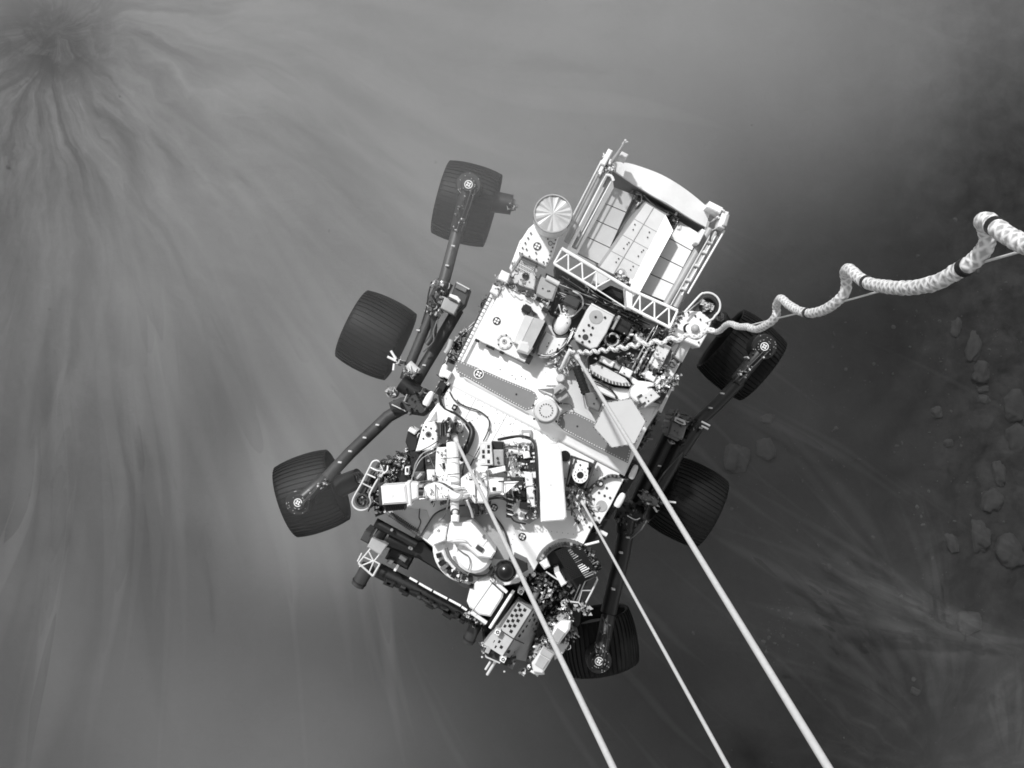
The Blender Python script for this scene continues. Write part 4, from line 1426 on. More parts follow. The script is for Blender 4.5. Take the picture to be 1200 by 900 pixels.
# left front wiring mess
mb = MB()
foil_strip(mb, (450, 558), (484, 532), 13, 12.060, 170, 68, ('foil', 'metal', 'dark', 'black', 'black', 'white_satin'))
clutter(mb, [(440, 545), (470, 530), (484, 530), (484, 566), (446, 568)], 90, 12.000, 12.084, 1.0, 3.6, ('dark', 'black', 'black', 'grey', 'metal', 'white_satin'), 69, AR, 11.8)
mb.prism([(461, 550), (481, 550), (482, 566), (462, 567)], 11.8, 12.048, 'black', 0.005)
clutter(mb, [(432, 575), (446, 566), (446, 602), (434, 598)], 50, 11.95, 12.048, 1.0, 3.2, ('dark', 'black', 'grey', 'metal'), 70, AF, 11.75)
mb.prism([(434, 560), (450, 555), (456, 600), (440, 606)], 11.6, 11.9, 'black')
mb.build('wiring_harness', mast)
mb = MB()
ZL = 12.060
pts = [(446, 546, ZL), (443, 540, ZL), (437, 541, ZL), (433, 548, ZL), (424, 566, ZL), (415, 582, ZL), (413, 590, ZL), (417, 596, ZL), (424, 598, ZL), (431, 595, ZL), (434, 588, ZL), (433, 580, ZL), (440, 566, ZL), (448, 552, ZL), (446, 546, ZL)]
mb.tube(pts, 1.15, 'light', 8, 3)
mb.tube([(429, 555, ZL), (440, 560, ZL)], 1.0, 'white_satin', 6)
mb.tube([(424, 566, ZL), (436, 572, ZL)], 0.9, 'light', 6)
mb.ring(424, 586.5, 6.0, 8.2, ZL - .06, ZL + .02, 'dark', 22)
mb.disc(424, 587, 6.4, ZL - .1, ZL - .02, 'mid', 18, 0.006)
foil_strip(mb, (422, 585), (426, 589), 4, ZL + .01, 18, 71, ('mid', 'light', 'metal', 'dark'))
mb.box(432, 558, 15, 7, AF, ZL - .12, ZL - .03, 'grey', 0.004)
mb.box(426, 572, 15, 8, AF, ZL - .12, ZL - .03, 'dark', 0.004)
mb.box(445, 562, 34, 5, AF, ZL - .1, ZL, 'dark', 0.004)
mb.box(448, 556, 8, 2, AF, ZL - .05, ZL + .02, 'light', 0.003)
mb.build('loop_guard', chassis)

# --- front deck recess and bit carousel
mb = MB()
mb.prism([(449, 600), (470, 595), (500, 598), (505, 612), (492, 629)], ZD, 12.006, 'light')
for i in range(17):
    t = i / 16
    mb.box(457 + 32 * t, 603 + 21 * t, 6, 1.3, -60, 12.0, 12.03, 'dark')
mb.tube([(452, 600, 12.02), (491, 627, 12.02)], 2.0, 'grey', 6)
mb.tube([(492, 596, 12.02), (491, 606, 12.02), (493, 612, 12.02), (488, 624, 12.02)], 0.7, 'dark', 6, 4)
mb.prism([(493, 628), (509, 603), (524, 595), (545, 593), (566, 598), (582, 608), (592, 625), (598, 646), (596, 656), (580, 655), (560, 625), (528, 612), (512, 616), (500, 632)], ZD, 12.008, 'mid')
mb.tube([(491, 630, 12.02), (500, 616, 12.02), (508, 604, 12.02), (517, 598, 12.02), (530, 594, 12.02), (545, 592, 12.02)], 1.0, 'dark', 6, 4)
mb.tube([(578, 604, 12.02), (588, 616, 12.02), (594, 630, 12.02), (598, 648, 12.02), (597, 660, 12.02)], 1.2, 'dark', 6, 4)
mb.tube([(527, 611, 12.1), (552, 611, 12.1), (568, 629, 12.1), (582, 647, 12.1)], 1.5, 'dark', 6)
mb.tube([(553, 604, 12.06), (556, 612, 12.06), (570, 632, 12.06), (580, 644, 12.06)], 0.8, 'light', 6)
mb.sphere(441, 600, 11.98, 2.6, 'metal', 10, 8)
mb.build('front_cover', chassis)
mb = MB()
mb.prism([(507, 640), (520, 617), (545, 612), (575, 640), (585, 665), (570, 684), (545, 690), (522, 676)], 11.6, 11.92, 'grey', 0.02)
mb.prism([(508, 622), (517, 616), (524, 618), (522, 634), (507, 640)], ZD - .1, 12.10, 'white', 0.008)
mb.ring(514, 622, 1.0, 1.6, 12.095, 12.104, 'dark', 10)
arc = []
for i in range(15):
    a = R(190 - 118 * i / 14)
    arc.append((549 + 42 * math.cos(a), 642 + 42 * math.sin(a)))
arc2 = []
for i in range(15):
    a = R(72 + 118 * i / 14)
    arc2.append((549 + 28 * math.cos(a), 642 + 28 * math.sin(a)))
mb.prism(arc + arc2, ZD - .2, 12.03, 'white', 0.008)
for i, t in enumerate((165, 150, 141, 128, 118, 106, 97, 86)):
    a = R(t)
    mb.box(549 + 36 * math.cos(a), 642 + 36 * math.sin(a), 5, 6 + (i % 3) * 2, t + 90, 12.0, 12.07, 'black' if i % 3 != 2 else 'grey', 0.003)
foil_strip(mb, (520, 662), (548, 684), 6, 12.06, 40, 72, ('dark', 'black', 'metal', 'white_satin'))
car = mb.build('bit_carousel')
mb = MB()
mb.prism([(527, 613), (552, 612), (557, 617), (571, 633), (581, 647), (576, 655), (560, 653), (545, 640), (524, 635), (524, 628)], ZD, 12.24, 'white', 0.01)
mb.disc(556, 651, 21.5, ZD - .1, 12.17, 'white', 40, 0.02)
mb.prism([(547, 613), (552, 612), (571, 633), (566, 640), (548, 630)], 12.2, 12.245, 'white_satin')
mb.tube([(524, 634, 12.26), (535, 632, 12.27), (545, 633, 12.27), (552, 640, 12.24), (560, 645, 12.2)], 0.9, 'light', 6, 4)
mb.tube([(536, 643, 12.19), (543, 648, 12.19), (549, 652, 12.19), (551, 660, 12.19), (549, 668, 12.19)], 0.7, 'grey', 6, 4)
mb.tube([(523, 642, 12.1), (528, 655, 12.1), (538, 666, 12.1), (548, 672, 12.1)], 2.0, 'grey', 8, 4)
mb.box(562, 643, 9, 5, 35, 12.16, 12.26, 'dark', 0.004)
mb.tube([(566, 647, 12.22), (577, 656, 12.2)], 1.4, 'grey', 6)
mb.tube([(550, 672, 12.1), (560, 675, 12.1), (572, 673, 12.1), (577, 664, 12.1)], 1.4, 'dark', 8, 4)
mb.dots([(567, 629)], 12.24, 1.8, 0.02, 'grey', 8)
mb.build('dome_cover', car)
mb = MB()
mb.sphere(592.5, 669, 12.22, 13.2, 'gloss_black', 40, 24)
mb.prism([(603, 653), (618, 660), (619, 668), (612, 672), (600, 668)], ZD, 12.18, 'black', 0.01)
clutter(mb, [(573, 650), (580, 650), (580, 690), (574, 684)], 18, 12.05, 12.16, 1.0, 3, ('dark', 'black', 'metal', 'grey'), 73, AF, 11.8)
mb.build('black_ball', car)

# --- right front finned actuator
mb = MB()
band = []
for i in range(10):
    a = R(200 + 105 * i / 9)
    band.append((662 + 36 * math.cos(a), 670 + 38 * math.sin(a)))
band2 = []
for i in range(10):
    a = R(305 - 105 * i / 9)
    band2.append((662 + 27 * math.cos(a), 670 + 29 * math.sin(a)))
mb.prism(band + band2, 11.9, 12.03, 'grey', 0.004)
rg = random.Random(8)
for i in range(16):
    a = R(200 + 105 * i / 15)
    mb.box(662 + 31 * math.cos(a), 670 + 33 * math.sin(a), 3, 3, i * 7, 12.02, 12.05, rg.choice(('dark', 'mid', 'black')), 0.002)
dirx, diry = 0.52, 0.855      # along the fins' axis line
for i in range(20):
    t = i / 19
    cu, cv = 664 + 22 * t * dirx * 1.7, 641 + 22 * t * diry * 1.7
    mb.box(cu, cv, 30, 1.15, -24, 11.86, 12.02 + .05 * math.sin(t * 3.14), 'black')
rg = random.Random(31)
for i in range(15):
    t = i / 14
    cu, cv = 666 + 20 * t, 646 + 31 * t
    L = rg.uniform(4, 8) + 7 * max(0, t - .35)
    mb.box(cu + .42 * L, cv - .2 * L, L, 1.2, -32 + 8 * t, 11.9, 12.07, rg.choice(('metal', 'metal', 'white_satin', 'light', 'dark')), 0.003)  # pale tips colour in glints at the fins' right ends
    q = L + rg.uniform(2, 6)
    mb.box(cu + q + 3, cv - .52 * q - 1, rg.uniform(4, 8), 1.2, -38 + 14 * t, 11.86, 12.02, rg.choice(('metal', 'dark', 'black', 'grey')), 0.003)
foil_strip(mb, (686, 640), (697, 668), 10, 12.0, 80, 74, ('dark', 'metal', 'black', 'mid'))
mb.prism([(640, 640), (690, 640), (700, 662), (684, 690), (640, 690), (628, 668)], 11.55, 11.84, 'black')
mb.build('finned_actuator')

# --- turret
mb = MB()
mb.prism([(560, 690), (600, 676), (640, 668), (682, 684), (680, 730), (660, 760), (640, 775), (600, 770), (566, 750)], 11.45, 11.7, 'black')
turret = mb.build('turret')
mb = MB()
mb.prism([(572, 675), (582, 679), (591, 692), (589, 701), (575, 723), (562, 721), (550, 712), (547, 705), (551, 690), (560, 680)], 11.7, 12.06, 'white', 0.012)
mb.tube([(577, 683, 12.062), (553, 717, 12.062)], 0.5, 'mid', 4)
mb.tube([(574, 677, 12.06), (594, 694, 12.06)], 2.2, 'white', 8)
mb.tube([(577, 683, 12.065), (590, 695, 12.065)], 0.8, 'dark', 5)
mb.build('camera_cover', turret)
mb = MB()
mb.tube([(602, 692, 12.08), (574, 736, 12.08)], 1.8, 'white', 8)
mb.prism([(592, 694), (604, 698), (580, 740), (570, 730)], 11.7, 11.95, 'black', 0.004)
mb.build('support_rod', turret)
mb = MB()
lf = [(607, 703), (624, 714), (589, 769), (566, 755)]
mb.sheet([(608, 703, 12.0), (624.5, 714, 12.06), (589, 769, 12.06), (567, 755, 12.0)], 0.1, 'mid')
mb.sheet([(624.5, 714, 12.06), (641, 706, 11.74), (616, 775, 11.74), (589, 769, 12.06)], 0.1, 'mid')
mb.tube([(625, 713, 12.06), (589, 770, 12.06)], 1.0, 'dark', 6)
holes = [(608, 709.6), (604, 715.3), (609.3, 714.8), (615, 715), (600, 721.5), (605.5, 721.5), (611, 721.2), (595.5, 728), (601, 727.5), (607, 727.5), (592, 734), (597.5, 733.6), (603, 733.5), (599, 740), (580, 752.5), (585.5, 752.3), (581.5, 758.5), (587.5, 758.5), (577.5, 765)]
for (u, v) in holes:
    t = ((u - 608) * .84 + (v - 703) * .545) / 20
    mb.box(u, v, 3.4, 3.4, AF, 11.95, 12.004 + 0.06 * max(0, min(1, t)) + .004, 'black')
holes2 = [(624, 721), (620, 727), (625.5, 726.5), (616.5, 733.5), (622, 732.8), (628, 731), (612.5, 739.5), (618, 739), (624, 737), (608.5, 745), (614, 744.6), (619.5, 743.5), (610.5, 751), (616, 750), (596, 764), (602, 763), (598, 769), (604, 768)]
for (u, v) in holes2:
    t = ((u - 624.5) * .85 + (v - 714) * .52) / 17
    mb.box(u, v, 3.4, 3.2, AF, 11.8, 12.06 - 0.32 * max(0, min(1, t)) + .016, 'black')
mb.tube([(583, 736, 12.03), (601, 748, 12.07), (614, 754, 11.95)], 0.6, 'dark', 5)
mb.tube([(607, 703, 12.0), (624, 714, 12.07)], 1.0, 'grey', 5)
mb.build('perforated_cover', turret)
mb = MB()
for (u, v) in ((610.5, 693.5), (583, 741), (589.5, 773)):
    mb = MB()
    mb.box(u, v, 6, 6, AF, 12.0, 12.085, 'white')
    mb.ring(u, v, 1.2, 2.0, 12.05, 12.09, 'black', 12)
    mb.build('square_marker', turret)
mb = MB()
mb.prism([(567, 754), (590, 770), (605, 772), (600, 780), (584, 776), (565, 764)], 11.7, 11.97, 'dark', 0.004)
mb.box(572, 762, 8, 5, AF, 11.9, 12.02, 'mid', 0.003)
mb.box(593, 776, 8, 6, AF, 11.9, 12.0, 'black', 0.003)
mb.box(600, 780, 8, 5, AF, 11.85, 11.97, 'grey', 0.003)
mb.tube([(565, 763, 11.98), (570, 770, 11.98), (586, 777, 11.98)], 1.0, 'light', 6)
mb.tube([(575, 775, 11.9), (569, 784.5, 11.88)], 1.5, 'light', 8)
mb.tube([(580, 776, 11.9), (571, 790.5, 11.86)], 1.8, 'light', 8)
mb.sphere(565, 770, 11.95, 1.4, 'light', 8, 6)
mb.sphere(591, 787, 11.9, 1.3, 'light', 8, 6)
foil_strip(mb, (565, 754), (570, 768), 4, 11.98, 14, 75, ('metal', 'dark', 'light'))
mb.build('drill_bit', turret)
mb = MB()
mb.prism([(650, 735), (658, 728), (669, 728), (668, 738), (655, 756), (645, 752)], 11.6, 12.04, 'white_satin', 0.012)
mb.prism([(653, 736), (662, 742), (654, 754), (646, 749)], 12.03, 12.05, 'mid', 0.002)
mb.prism([(637, 758), (650, 767), (636, 790), (625, 788), (623, 778)], 11.6, 12.02, 'light', 0.008)
mb.prism([(637, 759), (649, 767), (645, 773), (633, 766)], 12.015, 12.035, 'mid', 0.002)
mb.prism([(633, 768), (643, 774), (636, 785), (627, 779)], 12.015, 12.03, 'mid', 0.002)
mb.prism([(648, 752), (666, 756), (660, 766), (650, 774)], 11.6, 11.9, 'light', 0.006)
mb.tube([(622, 786, 11.98), (628, 789, 11.98), (638, 789, 11.98)], 1.6, 'white_satin', 6, 3)
foil_strip(mb, (656, 728), (624, 776), 10, 11.98, 150, 76, ('foil', 'metal', 'dark', 'black', 'black', 'white_satin'))
foil_strip(mb, (660, 705), (668, 728), 6, 12.0, 60, 77, ('foil', 'metal', 'white', 'dark'))
foil_strip(mb, (612, 786), (630, 788), 4, 11.95, 30, 78, ('metal', 'light', 'dark'))
clutter(mb, [(664, 736), (680, 738), (672, 760), (660, 762)], 30, 11.8, 11.95, 1, 3.4, ('dark', 'grey', 'metal', 'mid'), 79, AF, 11.6)
mb.build('spectrometer', turret)
mb = MB()
ZK = 11.95
fr = [(699, 676), (700, 679), (693, 694), (683, 713), (678, 706), (668, 705)]
mb.tube([(p[0], p[1], ZK) for p in fr], 1.2, 'light', 6)
mb.tube([(697, 676, ZK), (686, 681, ZK), (676, 704, ZK)], 0.9, 'grey', 6)
mb.tube([(678, 706, ZK), (682, 692, ZK), (694, 692, ZK)], 0.9, 'mid', 6)
mb.tube([(672, 704, ZK), (680, 685, ZK)], 0.8, 'grey', 6)
foil_strip(mb, (676, 708), (688, 718), 7, 11.95, 40, 80, ('metal', 'light', 'dark', 'mid'))
mb.build('guard_frame', turret)
mb = MB()
clutter(mb, [(604, 682), (640, 668), (676, 690), (668, 716), (640, 712), (622, 708)], 160, 11.8, 12.02, 1.0, 4.0, ('black', 'black', 'dark', 'dark', 'grey', 'metal'), 81, AF, 11.6)
foil_strip(mb, (618, 672), (650, 700), 16, 12.04, 60, 82, ('metal', 'foil', 'dark', 'black', 'white_satin'))
mb.cone((633, 686, 12.0), (624, 704, 12.0), 3.6, 3.6, 'grey', 12)
mb.cone((640, 690, 11.98), (632, 705, 11.98), 2.2, 2.2, 'metal', 10)
mb.prism([(650, 672), (656, 670), (664, 684), (658, 688)], 11.8, 12.08, 'white', 0.008)
mb.prism([(632, 660), (641, 655), (645, 664), (638, 668)], 11.9, 12.08, 'white_satin', 0.01)
for i in range(6):
    mb.tube([(638 + i * 1.5, 702 - i * .5, 12.03), (642 + i * 1.4, 694 - i, 12.03)], .5, 'metal', 5)
mb.tube([(640, 670, 12.05), (655, 680, 12.07), (664, 682, 12.03)], 1.0, 'light', 6, 3)
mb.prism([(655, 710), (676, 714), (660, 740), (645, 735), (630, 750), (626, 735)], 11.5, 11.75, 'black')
clutter(mb, [(640, 700), (672, 710), (650, 735), (626, 745), (630, 715)], 60, 11.7, 11.85, 1.0, 3.5, ('black', 'dark', 'black', 'grey'), 83, AF, 11.6)
mb.build('drill_mechanism', turret)

# --- robotic arm
mb = MB()
mb.prism([(483, 634), (497, 633), (509, 648), (520, 662), (534, 682), (524, 676), (505, 664), (485, 652)], 11.6, 11.85, 'black', 0.01)
mb.cone((455, 630, 11.8), (492, 645, 11.8), 11, 10, 'black', 18)
mb.box(470, 650, 30, 26, AR, 11.5, 11.78, 'black', 0.01)
mb.box(472, 655, 5, 9, -55, 11.7, 11.84, 'grey', 0.004)
mb.box(457, 659, 7, 6, AR, 11.7, 11.84, 'grey', 0.004)
mb.cone((440, 612, 11.9), (488, 638, 11.9), 5.5, 5.5, 'black', 14)
mb.dots([(459, 621), (480, 642), (482, 643)], 11.95, 1.8, 0.02, 'metal', 8)
arm = mb.build('robotic_arm')
mb = MB()
mb.cone((452, 614, 11.84), (440, 632, 11.84), 8.5, 8.5, 'black', 22)
mb.cone((446, 613, 11.9), (434, 634, 11.86), 1.0, 1.0, 'grey', 6)
mb.box(430, 629, 14, 11, AF, 11.6, 11.82, 'dark', 0.008)
mb.prism([(436, 630), (454, 639), (446, 651), (430, 641)], 11.6, 11.93, 'mid', 0.006)
mb.build('shoulder_motor', arm)
mb = MB()
ZA = 11.92
for a, b, r in (((434, 643), (420, 660), 1.0), ((420, 660), (437, 675), 1.3), ((437, 675), (445, 661), 1.2), ((445, 661), (438, 657), 1.0), ((438, 657), (421, 664), 1.0), ((432, 646), (438, 658), .9), ((446, 648), (438, 658), .9), ((432, 672), (438, 658), .9), ((425, 652), (438, 658), .9), ((419, 658), (424, 648), 1.0)):
    mb.tube([(a[0], a[1], ZA), (b[0], b[1], ZA)], r, 'light', 6)
mb.build('fan_bracket', arm)
for a, b, r in (((432, 663, 11.78), (419, 686, 11.76), 8.6), ((558, 731, 11.72), (548.5, 752, 11.68), 7.4)):
    mb = MB()
    mb.cone(a, b, r, r * .94, 'dark', 22)
    A, B = W(*a), W(*b)
    mb.tube_w([A + (B - A) * .80, A + (B - A) * .84], [r * 1.05 * px(a[2])] * 2, 'black', 22)
    mb.build('motor', arm)
mb = MB()
mb.cone((443, 668, 11.8), (500, 697, 11.8), 9, 8.5, 'black', 16)
mb.cone((500, 697, 11.8), (552, 725, 11.8), 8.2, 6.5, 'black', 16)
rg = random.Random(9)
for i in range(26):
    t = rg.random()
    mb.box(450 + 100 * t + rg.uniform(-5, 1), 674 + 52 * t + rg.uniform(0, 9), rg.uniform(5, 14), rg.uniform(3, 6), AR + rg.uniform(-10, 10), 11.7, 11.88, rg.choice(('black', 'dark', 'black')), 0.006)
mb.box(463, 668, 3, 3, AR, 11.8, 11.94, 'white', 0.003)
mb.build('forearm', arm)
mb = MB()
for a, b in (((480, 677), (489, 682)), ((491, 683.5), (506, 692)), ((508, 693), (524, 701.5)), ((526, 702.5), (540, 710)), ((541, 711), (547, 715))):
    mb.tube([(a[0], a[1], 11.93), (b[0], b[1], 11.93)], 1.5, 'white', 6)
mb.build('cable_clip', arm)
mb = MB()
foil_strip(mb, (548, 722), (568, 728), 6, 11.95, 60, 84, ('metal', 'dark', 'black', 'white_satin', 'light'))
mb.tube([(552, 717, 12.0), (570, 730, 12.0)], 2.6, 'white_satin', 8)
clutter(mb, [(545, 715), (572, 725), (570, 740), (550, 735)], 36, 11.8, 11.95, 1, 3.4, DARKS + ('metal',), 85, AR, 11.65)
mb.build('wrist', arm)

# --- suspension
def tube_part(name, pts, r, m_='black', k=1, dots_=(), clut=None, label=None):
    mb = MB()
    mb.tube(pts, r, m_, 16, k)
    zt_ = max(p[2] for p in pts)
    for (u, v) in dots_:
        mb.box(u, v, 4.2, 1.8, 10, zt_ + .02, zt_ + r * px(zt_) + .008, 'light', 0.002)
    if clut:
        clut(mb)
    return mb.build(name, None, label)


ZS = 11.5
tube_part('suspension_arm', [(543, 244, 11.42), (532, 285, 11.45), (521, 327, 11.5), (517, 338, 11.5)], 7.0, 'dark', 1, ((531, 288), (524, 311)))
tube_part('suspension_arm', [(518, 335, ZS), (500, 380, ZS), (480, 428, ZS), (474, 445, ZS)], 6.0, 'dark', 1, ((500, 365), (490, 387)))
tube_part('suspension_arm', [(537, 362, 11.45), (515, 400, 11.45), (497, 430, 11.45), (480, 460, 11.45)], 7.2, 'dark', 1, ((504, 400), (497, 428)))


def knot(mb):
    clutter(mb, [(504, 328), (526, 326), (524, 352), (510, 372), (500, 368)], 60, 11.5, 11.66, 1.0, 4.0, ('dark', 'black', 'dark', 'grey', 'mid', 'metal'), 91, AF, 11.35)
    mb.sphere(511, 332, 11.62, 4, 'mid', 12, 8)
    mb.sphere(518, 331, 11.62, 3, 'metal', 12, 8)
    mb.tube([(506, 330, 11.6), (502, 345, 11.6), (500, 360, 11.6), (494, 380, 11.6)], 1.0, 'black', 6, 4)
    mb.tube([(514, 372, 11.6), (508, 388, 11.6), (508, 400, 11.6), (496, 412, 11.55)], 1.0, 'grey', 6, 4)
    mb.tube([(508, 366, 11.58), (508, 390, 11.55), (500, 404, 11.55)], 4, 'dark', 10, 4)


tube_part('bogie_joint', [(522, 330, ZS), (508, 360, ZS)], 10.0, 'dark', 1, (), knot)
mb = MB()
mb.prism([(534, 331), (551, 339), (545, 357), (536, 366), (527, 352)], 11.4, 11.58, 'dark', 0.006)
mb.prism([(521, 348), (539, 356), (532, 369), (516, 361)], 11.4, 11.66, 'mid', 0.006)
mb.prism([(527, 344), (536, 347), (540, 352), (538, 355), (526, 349)], 11.6, 11.68, 'white_satin', 0.004)
mb.box(530, 350, 12, 1.4, AR, 11.6, 11.69, 'dark')
mb.tube([(535, 331, 11.6), (550, 339, 11.6)], 1.0, 'light', 6)
mb.box(541, 337, 14, 7, AR, 11.5, 11.6, 'grey', 0.004)
mb.build('motor_box')
mb = MB()
mb.cone((478, 427, 11.6), (489, 437, 11.6), 6, 6, 'light', 14)
clutter(mb, [(460, 416), (470, 420), (492, 436), (484, 444), (468, 432)], 46, 11.55, 11.68, 1.0, 3.4, ('light', 'white_satin', 'mid', 'metal', 'dark'), 92, 40, 11.45)
for a, b in (((466, 424), (458, 411)), ((464, 423), (454, 418)), ((462, 426), (461, 434))):
    mb.tube([(a[0], a[1], 11.62), (b[0], b[1], 11.62)], 1.5, 'white_satin', 8)
mb.build('connector')
mb = MB()
mb.cone((470, 448, 11.5), (490, 462, 11.5), 11, 10, 'black', 18)
mb.cone((462, 478, 11.52), (505, 472, 11.52), 9.5, 9.0, 'black', 18)
mb.prism([(455, 472), (468, 466), (503, 460), (507, 478), (496, 488), (470, 484), (458, 482)], 11.35, 11.6, 'dark', 0.02)
mb.tube([(459, 474, 11.62), (476, 482, 11.62)], 0.8, 'light', 6)
mb.tube([(477, 462, 11.62), (474, 470, 11.62)], 1.0, 'mid', 6)
mb.disc(459, 460, 7.0, 11.4, 11.52, 'mid', 18, 0.004)
foil_strip(mb, (457, 458), (462, 462), 6, 11.54, 24, 93, ('mid', 'light', 'metal', 'dark'))
clutter(mb, [(470, 455), (508, 458), (510, 480), (480, 486), (465, 480)], 40, 11.58, 11.68, 1, 3.4, DARKS, 94, AF, 11.45)
mb.build('rocker_pivot')
tube_part('suspension_arm', [(480, 474, 11.52), (455, 488, 11.5), (410, 531, 11.45), (372, 572, 11.42)], 7.4, 'dark', 1, ((442, 498), (427, 513), (410, 529), (398, 542)))
# right side
tube_part('suspension_arm', [(866, 447, 11.42), (840, 474, 11.45), (812, 500, 11.5)], 7.6, 'black', 1, ((847, 461), (833, 478)))


def knot_r(mb):
    clutter(mb, [(790, 478), (806, 486), (826, 498), (826, 506), (800, 522), (784, 520), (782, 500)], 70, 11.5, 11.66, 1.0, 3.6, ('dark', 'black', 'black', 'black', 'grey', 'mid'), 95, AF, 11.35)
    for a, b in (((822, 494), (832, 499)), ((822, 499), (830, 503))):
        mb.tube([(a[0], a[1], 11.6), (b[0], b[1], 11.6)], 1.2, 'mid', 8)
    mb.tube([(800, 530, 11.6), (780, 552, 11.6), (764, 575, 11.58)], 1.0, 'dark', 6, 4)


tube_part('bogie_joint', [(820, 494, ZS), (796, 530, ZS)], 9.0, 'black', 1, (), knot_r)
mb = MB()
mb.prism([(787, 492), (805, 500), (800, 516), (783, 508)], 11.4, 11.64, 'grey', 0.01)
mb.prism([(791, 488), (803, 493), (804, 498), (800, 498), (790, 493)], 11.55, 11.68, 'light', 0.004)
mb.box(797, 494, 9, 1.4, AR, 11.6, 11.69, 'dark')
mb.box(789, 512, 14, 5, AR, 11.45, 11.62, 'grey', 0.006)
mb.build('motor_box')
tube_part('suspension_arm', [(786, 512, 11.45), (765, 556, 11.45), (745, 598, 11.45)], 11.5, 'black', 1, ((773, 546), (783, 545)))
tube_part('suspension_arm', [(802, 514, ZS), (785, 548, ZS), (760, 590, ZS)], 8.5, 'black')
mb = MB()
mb.cone((752, 580, 11.6), (770, 590, 11.6), 5, 5, 'grey', 14)
clutter(mb, [(750, 576), (762, 576), (776, 588), (770, 598), (752, 590)], 40, 11.55, 11.66, 1.0, 3.0, ('grey', 'mid', 'dark', 'metal'), 96, 30, 11.4)
for a, b in (((778, 587), (792, 589)), ((780, 590), (788, 596)), ((766, 594), (770, 600))):
    mb.tube([(a[0], a[1], 11.62), (b[0], b[1], 11.62)], 1.2, 'light', 8)
mb.build('connector')
mb = MB()
mb.cone((722, 596, 11.5), (752, 604, 11.5), 12, 11, 'black', 18)
mb.cone((735, 590, 11.5), (732, 625, 11.5), 12, 10, 'black', 18)
clutter(mb, [(718, 590), (756, 592), (760, 612), (735, 630), (722, 612)], 44, 11.55, 11.66, 1, 3.4, ('black', 'black', 'dark', 'grey'), 97, AF, 11.4)
mb.tube([(735, 604, 11.64), (744, 609, 11.64), (750, 607, 11.64)], 0.8, 'metal', 6, 3)
mb.tube([(758, 610, 11.6), (752, 620, 11.58), (738, 632, 11.55)], 1.0, 'grey', 6)
mb.build('rocker_pivot')
tube_part('suspension_arm', [(737, 600, 11.5), (729, 650, 11.46), (716, 705, 11.42), (713, 718, 11.42)], 9.6, 'black', 1, ((728, 648), (719, 691), (736, 630)))

# --- wheels
ZAX = 11.1
WR, WW = 0.262, 0.365


def wheel_meshes():
    prof = []
    for i in range(13):
        t = i / 12 * 2 - 1
        prof.append((t * WW / 2, WR - 0.020 * abs(t) ** 2.4))
    seg = 96
    mb = MB()
    vs, fs = [], []
    full = prof + [(WW / 2 - .004, WR - .036), (WW / 2 - .03, WR - .036)] + [(x, r - 0.012) for x, r in reversed(prof[2:-2])] + [(-WW / 2 + .03, WR - .036), (-WW / 2 + .004, WR - .036)]
    n = len(full)
    for k in range(seg):
        a = 2 * math.pi * k / seg
        for x, r in full:
            vs.append((x, r * math.cos(a), r * math.sin(a)))
    for k in range(seg):
        j = (k + 1) % seg
        for i in range(n):
            q = (i + 1) % n
            fs.append([k * n + i, k * n + q, j * n + q, j * n + i])
    mb.add(vs, fs, 'tread', True)
    for g_ in range(48):
        a0 = 2 * math.pi * g_ / 48
        vs, fs = [], []
        m_ = 9
        for i in range(m_):
            t = i / (m_ - 1) * 2 - 1
            x = t * WW / 2 * .99
            r = WR - 0.020 * abs(t) ** 2.4
            a = a0 + 0.035 * math.sin(t * 1.6)
            for da, h in ((-.012, -.004), (-.008, .0075), (.008, .0075), (.012, -.004)):
                vs.append((x, (r + h) * math.cos(a + da), (r + h) * math.sin(a + da)))
        for i in range(m_ - 1):
            for q in range(3):
                fs.append([i * 4 + q, i * 4 + q + 1, i * 4 + q + 5, i * 4 + q + 4])
        fs += [[0, 1, 2, 3], [m_ * 4 - 1, m_ * 4 - 2, m_ * 4 - 3, m_ * 4 - 4]]
        mb.add(vs, fs, 'tread')
    hub = MB()
    hub.tube_w([Vector((-.12, 0, 0)), Vector((.15, 0, 0))], 0.095, 'dark', 24)
    hub.tube_w([Vector((.15, 0, 0)), Vector((.165, 0, 0))], [.07, .05], 'mid', 20)
    sp = MB()
    for i in range(6):
        a = i * math.pi / 3
        d = Vector((0, math.cos(a), math.sin(a)))
        e = Vector((0, math.cos(a + .25), math.sin(a + .25)))
        sp.tube_w([Vector((.06, 0, 0)) + d * .085, Vector((.02, 0, 0)) + d * .16, Vector((-.03, 0, 0)) + e * .245], .012, 'metal', 6)
    return mb, hub, sp


wm, hm, sm = wheel_meshes()
wproto = wm.build('wheel', rover, None, True)
hproto = hm.build('hub', wproto, None, True)
sproto = sm.build('spoke', wproto, None, True)
wheels = [(366, 578, -19, 1), (441, 393, 26, 1), (547, 239, 15.5, 1), (869, 416, 38, 0), (805, 588, 27, 0), (700, 750, 79, 0)]
for i, (u, v, th, left) in enumerate(wheels):
    if i == 0:
        o, h_, s_ = wproto, hproto, sproto
    else:
        o, h_, s_ = wproto.copy(), hproto.copy(), sproto.copy()
        for q in (o, h_, s_):
            COL.objects.link(q)
        o.parent = rover
        h_.parent = o
        s_.parent = o
    o.location = W(u, v, ZAX) - ROOT[1]
    o.rotation_euler = (0, 0, R(-th) + (math.pi if left else 0))


